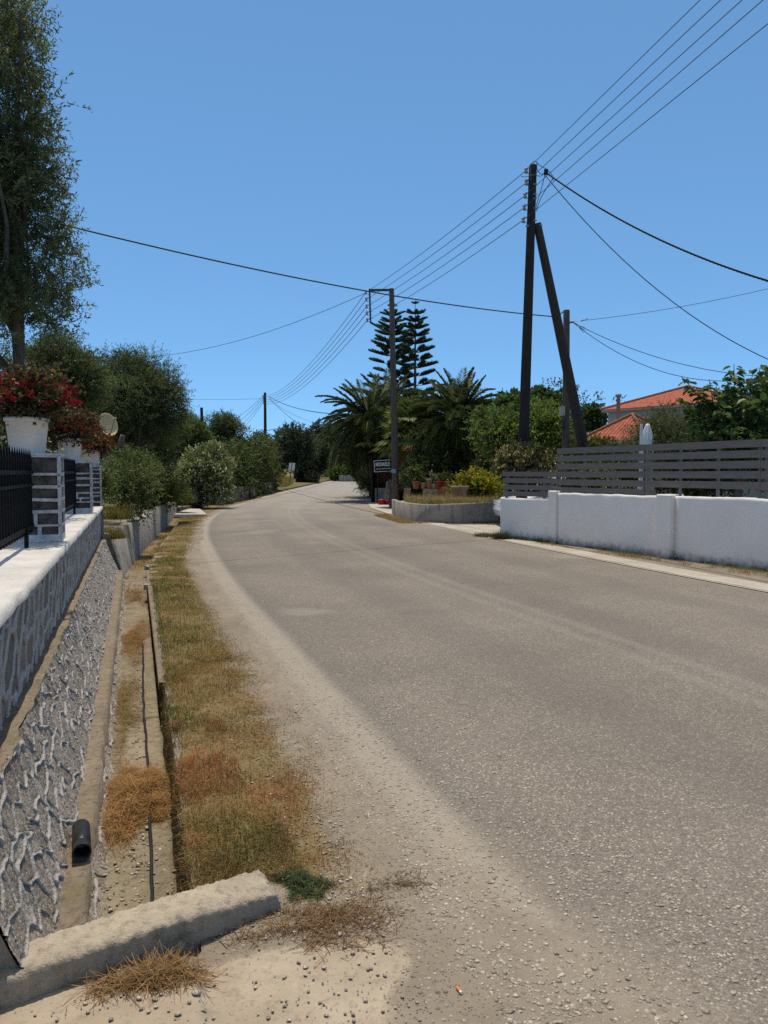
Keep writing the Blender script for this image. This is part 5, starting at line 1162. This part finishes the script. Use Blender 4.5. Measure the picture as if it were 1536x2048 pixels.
# dry grass bank with small sign on the left far ahead
ys = np.linspace(64, 98, 40); dd_ = np.array([0, .5, 1.2, 2.2, 4, 8, 14]); ex_ = np.array([RC[ridx(y)][0] for y in ys])
BH = lambda y, d: 1.35*sm(d, 0, 2.4)*sm(y, 65, 71)
V = np.stack([ex_[:, None]-3.75-dd_[None], np.broadcast_to(ys[:, None], (40, 7)), zt(ys)[:, None]-.03+BH(ys[:, None], dd_[None])], -1).reshape(-1, 3)
kind(npmesh('bank', V, grid(40, 7), 'ground', None, np.tile(np.array((0., 1., 0.)), (len(V), 1)), 'mask', True), 'structure')
r = RS(90); n = 9000; P = np.zeros((n, 3)); P[:, 1] = r.uniform(65, 95, n); dd = r.random(n)**1.2*7
P[:, 0] = np.interp(P[:, 1], ys, ex_)-3.8-dd; P[:, 2] = zt(P[:, 1])+BH(P[:, 1], dd)-.03; k = r.random((n, 1)); c = (np.array((.32, .25, .10))*(1-k)+np.array((.19, .18, .06))*k)*r.uniform(.6, 1.3, (n, 1))
V4, cc = blades(r, P, r.uniform(.25, .65, n), r.uniform(.05, .7, n), .045, c); v, q = quads(V4); kind(npmesh('bank_grass', v, q, 'grass', None, cc), 'stuff')
t = thing('notice_sign', 'small white board sign on a thin leaning post in the far dry grass', 'sign', tuple(at(578, 965, 72)))
MB().tube([at(579, 968, 72), at(584, 925, 72)], .04, 6).build('post', 'dark_post_wood', t)
for a, b in ((577.5, 582.5), (584, 589.5)): MB().beam(at((a+b)/2-1, 941, 71.9), at((a+b)/2+1, 926, 71.9), .05, (b-a)/FPX*72, (1, 0, 0)).build('board', 'sign_white', t)
t = thing('road_marker', 'small red and white roadside marker post at the far right bend', 'marker', tuple(at(713, 962, 84))); MB().tube([at(713, 962, 84), at(713, 938, 84)], .06, 8).build('post', 'shop_dark', t)
MB().lathe([(0, -.03), (.24, -.03), (.24, .03), (0, .03)], at(713, 944, 83.8), 14).build('disc', 'sign_white', t); MB().box(at(713, 937.5, 83.9), (.28, .08, .3)).build('cap', 'red_plastic', t)
tag(MB().box(at(694, 957, 92), (1.9, .4, .8)).build('stone_wall_end', 'concrete_wall'), 'small grey wall end at the far right bend', 'wall')

# ------------------------------------------------------------------ verge grass, straw, gravel
r = RS(91)
def rel(o, s): 
    x, y = os2w(o+cs(s), s); return np.stack([x, y, zt(y)+gz(o+cs(s), s)], -1)
VG, CG = [], []
def scatter(n, o0, o1, s0, s1, h, lean, wid, cols, clump=0., thr=None, spow=1.):
    o = r.uniform(o0, o1, n); s = s0+(s1-s0)*r.random(n)**spow
    if thr is not None:
        f = fbm(o, s, thr[0], thr[1], 3); ok = f > thr[2]; o, s = o[ok], s[ok]
    if clump: o = o+.03*np.sin(s*37)
    n = len(o); P = rel(o, s); k = r.random((n, 1))
    c1, c2 = cols; c = (np.array(c1)*(1-k)+np.array(c2)*k)*r.uniform(.55, 1.35, (n, 1))
    f2 = fbm(o, s, 77, 1.1, 3)[:, None]; c = c*(1+.35*f2).clip(.5, 1.6)
    V, cc = blades(r, P, h*r.uniform(.5, 1.25, n)*(1-.5*sm(o, o1-.25, o1)), r.uniform(*lean, n), wid*(1+.12*s), c); VG.append(V); CG.append(cc)
STR = ((.30, .19, .075), (.36, .26, .12)); RED = ((.30, .115, .045), (.40, .19, .08)); GRN = ((.09, .12, .025), (.15, .16, .05)); OLV = ((.19, .155, .052), (.29, .22, .085))
def edge_o(s): return .80+.10*np.sin(s*1.3)+.07*np.sin(s*3.1+1)
scatter(19000, .17, .90, 6.0, 16.5, .038, (.3, .98), .0020, OLV, thr=(2, .9, -.2), spow=1.3)
scatter(3600, .16, .92, 2.95, 7.5, .05, (.5, 1.), .0016, RED, thr=(33, 1.2, .0)); scatter(3000, .16, .9, 3, 9, .05, (.6, 1.), .0016, ((.22, .15, .07), (.34, .22, .10)), thr=(34, 1.5, .0))
scatter(420, .18, .8, 3.0, 14, .17, (.05, .6), .0012, STR); scatter(380, .16, .7, 2.9, 12, .13, (.05, .6), .0016, GRN); scatter(1600, .2, .85, 3, 12, .075, (.2, .9), .0018, STR, thr=(31, 2.6, .25))
scatter(12000, .16, .78, 6.5, 17, .040, (.3, .95), .0020, GRN, thr=(3, .7, -.02), spow=1.2)
scatter(9000, .17, .95, 5.0, 14, .035, (.6, 1.0), .0018, STR, thr=(21, .8, -.3))
scatter(12000, .17, .98, 2.75, 7, .042, (.6, 1.0), .0016, STR, thr=(22, 1.6, -.12))
scatter(5200, .17, .80, 2.9, 6.6, .055, (.4, .98), .0017, OLV, thr=(6, 1.3, .05))
scatter(5200, .15, .52, 3.3, 5.0, .085, (.3, 1.0), .0016, RED, thr=(4, 1.5, .02)); scatter(1800, .5, .85, 3.0, 4.2, .07, (.6, 1.0), .0015, RED, thr=(24, 1.6, .05))
scatter(1500, .20, .62, 2.95, 3.55, .12, (.2, .95), .0018, OLV, thr=(25, 2.2, -.1)); scatter(900, .28, .60, 2.9, 3.4, .12, (.1, .8), .0019, GRN, thr=(26, 2.4, -.1)); scatter(1500, .18, .6, 2.92, 3.7, .12, (.3, 1.), .0016, STR)
scatter(1500, .15, .42, 4.6, 5.6, .06, (.2, .9), .0019, ((.06, .11, .02), (.11, .15, .04)), thr=(12, 1.8, .05))
scatter(1500, .16, .26, 3.2, 12, .11, (.3, .95), .0020, GRN); scatter(8000, -.05, .95, 16.5, 29, .05, (.3, .95), .0020, OLV, thr=(14, .5, -.15)); scatter(5000, -.05, 1.0, 16.5, 29, .05, (.5, 1.), .0020, STR, thr=(15, .6, -.1))
scatter(2600, -.20, .13, 5.6, 13.3, .085, (.6, 1.0), .0018, STR, thr=(16, 1.0, .0)); scatter(2300, -.215, -.08, 3.5, 7.5, .09, (.4, 1.0), .0016, ((.17, .14, .05), (.30, .20, .08)), thr=(27, 1.8, -.1)); scatter(2200, -.25, .2, 13.6, 24, .10, (.3, 1.0), .0024, STR, thr=(17, .7, .05))
scatter(900, -.21, -.06, 6.2, 9, .11, (.2, .9), .0020, OLV); scatter(500, -.215, -.14, 2.75, 4.5, .05, (.5, 1.0), .0016, STR)
scatter(700, .9, 1.25, 2.6, 7.5, .04, (.7, 1.0), .0014, STR, thr=(28, 1.4, .25))
v, q = quads(np.concatenate(VG)); kind(npmesh('verge_grass', v, q, 'grass', None, np.concatenate(CG)), 'stuff')
# dead grass heaps
def heap(label, o, s, ro, rs_, hh, n, cols, L, seed, z0=None, cat='dry grass'):
    r = RS(seed); a = r.uniform(0, 2*PI, n); q = r.random(n)**.6; w_ = 1+.45*np.sin(a*2+seed)+.3*np.sin(a*3+2*seed)+.2*np.sin(a*7+seed); q2 = q*w_*(1+.5*(r.random(n) < .18)*r.random(n)); oo = o+np.cos(a)*q2*ro; ss = s+np.sin(a)*q2*rs_
    P = rel(oo, ss); 
    if z0 is not None: P[:, 2] = z0
    P[:, 2] += hh*(1-q*q)*r.random(n)*(.6+.5*fbm(oo*9, ss*9, seed, .6, 3)).clip(.1, 1.3)+.002; k = r.random((n, 1)); c = (np.array(cols[0])*(1-k)+np.array(cols[1])*k)*r.uniform(.45, 1.4, (n, 1))
    az = r.uniform(0, 2*PI, n); pit = r.normal(.05, .22, n); d = np.stack([np.cos(az)*np.cos(pit), np.sin(az)*np.cos(pit), np.sin(pit)], 1); ln = (L*r.uniform(.4, 1.5, n))[:, None]
    sd = np.stack([-d[:, 1], d[:, 0], 0*az], 1)*.0011; A = P-d*ln*.5; B = P+d*ln*.5; mid = P+r.normal(0, .006, (n, 3)); A[:, 2] = np.maximum(A[:, 2], P[:, 2]-.03)
    V = np.stack([A-sd, A+sd, mid+sd, mid-sd, mid-sd, mid+sd, B+sd*.5, B-sd*.5], 1).reshape(-1, 4, 3); cc = np.repeat(c, 8, 0); v, q4 = quads(V)
    tag(npmesh('dry_grass_heap', v, q4, 'grass', None, cc), label, cat)
heap('orange heap of dead grass lying across the channel bed', -.02, 4.5, .17, .50, .10, 6000, ((.30, .15, .05), (.42, .27, .11)), .13, 1, -.245)
heap('small straw heap lying in front of the concrete block', .03, 2.47, .12, .06, .022, 900, ((.22, .12, .05), (.36, .24, .11)), .15, 2)
heap('brown straw litter spread at the right end of the concrete block', .62, 2.60, .28, .15, .010, 1300, ((.16, .085, .045), (.30, .20, .10)), .09, 3)
heap('dark green weed tuft at the right end of the concrete block', .60, 2.86, .09, .08, .05, 1700, ((.045, .07, .028), (.10, .12, .045)), .05, 4, cat='weeds')
heap('thin patch of dry weeds on the gravel beyond the block', .95, 2.75, .16, .06, .006, 500, ((.13, .095, .05), (.24, .18, .1)), .06, 5)
heap('rusty dead grass in the far part of the channel', -.02, 8.9, .14, .8, .06, 2600, ((.30, .15, .05), (.36, .23, .10)), .13, 6, -.245)
heap('thin layer of dead grass caught in the channel beyond the pipe', -.10, 6.3, .09, 1.1, .03, 2200, ((.24, .17, .07), (.34, .25, .11)), .10, 7, -.25)
heap('dry litter filling the channel end below the retaining wall', 0.0, 12.2, .16, 1.2, .05, 2600, ((.30, .17, .08), (.36, .26, .13)), .12, 8, -.25)
# weeds at the white wall foot and on the shoulder
VG, CG = [], []
def wallgrass(n, A, B, off, h, cols, seed, thr=None):
    rr = RS(seed); t = rr.random(n); P2 = np.array(A)*(1-t[:, None])+np.array(B)*t[:, None]; d = unit(np.array(B)-np.array(A)); nn = np.array([d[1], -d[0]]); nn = nn if nn[0] < 0 else -nn
    w = rr.random(n); P2 = P2+nn*(off[0]+(off[1]-off[0])*w)[:, None]
    ok = np.ones(n, bool) if thr is None else fbm(P2[:, 0], P2[:, 1], seed, thr[0], 3) > thr[1]
    P2 = P2[ok]; n = len(P2); P = np.column_stack([P2, np.zeros(n)-.005]); k = rr.random((n, 1)); c = (np.array(cols[0])*(1-k)+np.array(cols[1])*k)*rr.uniform(.55, 1.3, (n, 1))
    V, cc = blades(rr, P, h*rr.uniform(.4, 1.2, n), rr.uniform(.2, .95, n), .005, c); VG.append(V); CG.append(cc)
wallgrass(9000, WB, WC, (.02, .62), .06, OLV, 1, (.6, .0)); wallgrass(5000, WB, WC, (.25, .75), .05, STR, 2, (.7, .0)); wallgrass(1600, WA, WB, (.0, .30), .12, ((.03, .045, .015), (.08, .09, .03)), 3, (1., 0)); wallgrass(1400, WA+np.array([-.45, .5]), WA+np.array([.05, -.1]), (-.15, .25), .16, GRN, 4); wallgrass(1600, WB, WC, (.0, .10), .07, ((.02, .03, .012), (.07, .08, .03)), 5, (.9, .0))
wallgrass(5200, (.2, 28.6), (1.1, 24.2), (.05, .6), .10, STR, 6); wallgrass(5200, (1.1, 24.2), (4.6, 24.6), (.02, .45), .09, STR, 7); wallgrass(1100, (.1, 29.3), (.3, 27.4), (.0, .5), .14, STR, 8, (.9, -.1))
v, q = quads(np.concatenate(VG)); kind(npmesh('roadside_weeds', v, q, 'grass', None, np.concatenate(CG)), 'stuff')
tussock('weed_clump', 'dark wiry weed clump at the near corner of the white wall', 'weeds', (2.82, 18.45, 0), 420, .34, .16, 95, (.02, .028, .012), (.07, .085, .03), .008, (.3, 1.0))
# loose stones
def stones(n, seed, fo, fs, s_lo, s_hi, zf=None):
    r = RS(seed); o, s = fo(r, n), fs(r, n); P = rel(o, s)+np.array([0, 0, .004]) if zf is None else np.column_stack([*os2w(o, s), np.full(n, zf)])
    ico = np.array([(0,0,1), (.894,0,.447), (.276,.851,.447), (-.724,.526,.447), (-.724,-.526,.447), (.276,-.851,.447), (.724,.526,-.447), (-.276,.851,-.447), (-.894,0,-.447), (-.276,-.851,-.447), (.724,-.526,-.447), (0,0,-1)])
    F = np.array([(0,1,2), (0,2,3), (0,3,4), (0,4,5), (0,5,1), (1,6,2), (2,7,3), (3,8,4), (4,9,5), (5,10,1), (2,6,7), (3,7,8), (4,8,9), (5,9,10), (1,10,6), (6,11,7), (7,11,8), (8,11,9), (9,11,10), (10,11,6)])
    sz = s_lo+(s_hi-s_lo)*r.random((n, 1, 1))**3; V = ico[None]*(1+r.normal(0, .24, (n, 12, 1)))*sz*np.stack([r.uniform(.7, 1.4, n), r.uniform(.7, 1.2, n), r.uniform(.2, .45, n)], 1)[:, None]
    th = r.uniform(0, 2*PI, n); c_, s_ = np.cos(th)[:, None], np.sin(th)[:, None]; V = np.stack([V[..., 0]*c_-V[..., 1]*s_, V[..., 0]*s_+V[..., 1]*c_, V[..., 2]], -1)+P[:, None]+np.array([0, 0, .15])*sz
    return V, F, r.uniform(.6, 1.2, (n, 1))*np.array([[.50, .42, .325]])*(1+r.normal(0, .02, (n, 3)))
def tri_obj(name, L, mat):
    V = np.concatenate([l[0].reshape(-1, 3) for l in L]); F = []; k = 0
    for l in L:
        n = len(l[0]); F.append((l[1][None]+12*np.arange(n)[:, None, None]+k).reshape(-1, 3)); k += 12*n
    F = np.concatenate(F); me = bpy.data.meshes.new(name); me.vertices.add(len(V)); me.vertices.foreach_set('co', V.astype(np.float32).ravel()); m = len(F)
    me.loops.add(m*3); me.loops.foreach_set('vertex_index', F.astype(np.int32).ravel()); me.polygons.add(m); me.polygons.foreach_set('loop_start', np.arange(0, m*3, 3, dtype=np.int32)); me.polygons.foreach_set('loop_total', np.full(m, 3, np.int32)); me.update(calc_edges=True)
    col = np.concatenate([np.repeat(l[2], 12, 0) for l in L]); a = me.attributes.new('col', 'FLOAT_COLOR', 'POINT'); a.data.foreach_set('color', np.concatenate([col, np.ones((len(col), 1))], 1).astype(np.float32).ravel())
    return kind(link(name, me, mat), 'stuff')
n = NT('gravel_stone'); n.done(n.mix(n.rng(n.noise(n.pos(), 120, 4), .4, .65, 0, .6), n.attr('col'), (.12, .1, .08)), .9, n.bump(n.noise(n.pos(), 200, 3), .5, .003)); M['gravel_stone'] = n.m
tri_obj('gravel', [stones(7000, 11, lambda r, n: 1.0+1.1*r.random(n)**1.5, lambda r, n: 1.8+3.4*r.random(n)**1.3, .0028, .0105), stones(5000, 12, lambda r, n: 1.1+.28*r.normal(size=n), lambda r, n: 2.5+9*r.random(n)**1.5, .003, .010), stones(2500, 13, lambda r, n: .75+.14*r.normal(size=n), lambda r, n: 2.7+8*r.random(n), .002, .008),
    stones(5200, 1, lambda r, n: r.normal(1.05, .38, n), lambda r, n: 1.9+5*r.random(n)**1.7, .002, .008),
    stones(450, 2, lambda r, n: -.75+.95*r.random(n), lambda r, n: 2.02+.42*r.random(n)**1.4, .002, .011), stones(350, 3, lambda r, n: .5+2.4*r.random(n), lambda r, n: 1.85+1.1*r.random(n), .002, .008),
    stones(350, 4, lambda r, n: .0+.1*r.random(n)-.05, lambda r, n: 3.2+5*r.random(n), .004, .014, -.25), stones(260, 5, lambda r, n: -.15+.3*r.random(n), lambda r, n: 3.1+.9*r.random(n), .003, .012, -.25),
    stones(500, 6, lambda r, n: .9+.25*r.normal(size=n), lambda r, n: 5+12*r.random(n), .004, .012)], 'gravel_stone')
# cigarette end
b = np.array([.225, 2.30, .012]); t = thing('cigarette_end', 'orange and white cigarette end lying on the gravel in the foreground', 'cigarette end', tuple(b)); d = unit(np.array([.4, -.9, 0]))
MB().tube([b-d*.002, b+d*.020], .0038, 8).build('filter', 'cig_filter', t); MB().tube([b+d*.020, b+d*.028], .0037, 8).build('paper', 'cig_paper', t)
# flat stones along the channel edge further on
for k, (o, s, a) in enumerate([(.22, 13.9, .28), (.24, 12.9, .22), (.19, 11.6, .25), (.30, 15.2, .3)]):
    r = RS(500+k); p = rel(np.array(o), np.array(s)); m = MB(); nn_ = 9; an = np.linspace(0, 2*PI, nn_, endpoint=False); rr = r.uniform(.7, 1.1, nn_)*a*.55
    lo = [(p[0]+math.cos(q)*w*.7, p[1]+math.sin(q)*w*1.5, p[2]-.06) for q, w in zip(an, rr)]; hi = [(p[0]+math.cos(q)*w*.62, p[1]+math.sin(q)*w*1.4, p[2]+.012+r.normal(0, .004)) for q, w in zip(an, rr)]
    m.add(lo+hi, [tuple(range(nn_, 2*nn_))]+[(i, (i+1) % nn_, nn_+(i+1) % nn_, nn_+i) for i in range(nn_)])
    tag(m.build('flat_stone', 'concrete_wall'), ['longest flat grey stone on the channel edge near the retaining wall', 'small flat stone on the channel edge beside the short grass', 'nearest flat stone set in the channel edge', 'farthest flat stone on the channel edge below the retaining wall'][k], 'stone')

# ------------------------------------------------------------------ light, sky, camera
sc = bpy.context.scene
el, az = math.radians(73), math.radians(-14)
w = bpy.data.worlds.new('World'); sc.world = w; w.use_nodes = True; nt = w.node_tree; nt.nodes.clear()
sky = nt.nodes.new('ShaderNodeTexSky'); sky.sky_type = 'NISHITA'; sky.sun_disc = False; sky.sun_elevation = el; sky.sun_rotation = az
sky.altitude = 50; sky.air_density = .5; sky.dust_density = 0.; sky.ozone_density = 6
bg = nt.nodes.new('ShaderNodeBackground'); bg.inputs[1].default_value = .155
gm = nt.nodes.new('ShaderNodeGamma'); gm.inputs[1].default_value = .5
hs = nt.nodes.new('ShaderNodeMix'); hs.data_type = 'RGBA'; hs.blend_type = 'MULTIPLY'; hs.inputs[0].default_value = 1; hs.inputs[7].default_value = (1.12, 1.86, 2.42, 1)
ou = nt.nodes.new('ShaderNodeOutputWorld')
nt.links.new(sky.outputs[0], gm.inputs[0]); nt.links.new(gm.outputs[0], hs.inputs[6])
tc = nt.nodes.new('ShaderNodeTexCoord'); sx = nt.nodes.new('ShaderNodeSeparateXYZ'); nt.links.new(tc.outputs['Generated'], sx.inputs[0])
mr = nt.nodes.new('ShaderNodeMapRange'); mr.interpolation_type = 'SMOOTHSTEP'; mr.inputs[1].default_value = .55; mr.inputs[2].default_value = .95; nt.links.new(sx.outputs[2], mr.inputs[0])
zen_white = nt.nodes.new('ShaderNodeMix'); zen_white.data_type = 'RGBA'; zen_white.inputs[7].default_value = (3.3, 3.3, 3.3, 1); nt.links.new(mr.outputs[0], zen_white.inputs[0]); nt.links.new(hs.outputs[2], zen_white.inputs[6])  # white mixed into the unseen upper sky to neutralise the blue ambient light
nt.links.new(zen_white.outputs[2], bg.inputs[0]); nt.links.new(bg.outputs[0], ou.inputs[0])
L = bpy.data.lights.new('sun', 'SUN'); L.energy = 3.9; L.angle = math.radians(.53); L.color = (1, .92, .80)
so = bpy.data.objects.new('sun', L); C.objects.link(so)
from mathutils import Vector
sv = Vector((math.sin(az)*math.cos(el), math.cos(az)*math.cos(el), math.sin(el))); so.rotation_euler = sv.to_track_quat('Z', 'Y').to_euler(); so.location = (0, 0, 30)
cam = bpy.data.cameras.new('camera'); co = bpy.data.objects.new('camera', cam); C.objects.link(co)
co.location = (0, 0, H); co.rotation_euler = (PI/2-PITCH, 0, 0)
cam.sensor_fit = 'VERTICAL'; cam.sensor_height = 24; cam.lens = 24*FPX/2048; cam.clip_end = 3000; cam.clip_start = .05
sc.camera = co
sc.view_settings.view_transform = 'Standard'; sc.view_settings.look = 'None'; sc.view_settings.exposure = 0; sc.view_settings.gamma = 1
sc.cycles.use_denoising = False; sc.cycles.max_bounces = 6; sc.cycles.diffuse_bounces = 3; sc.cycles.glossy_bounces = 2; sc.cycles.transmission_bounces = 3
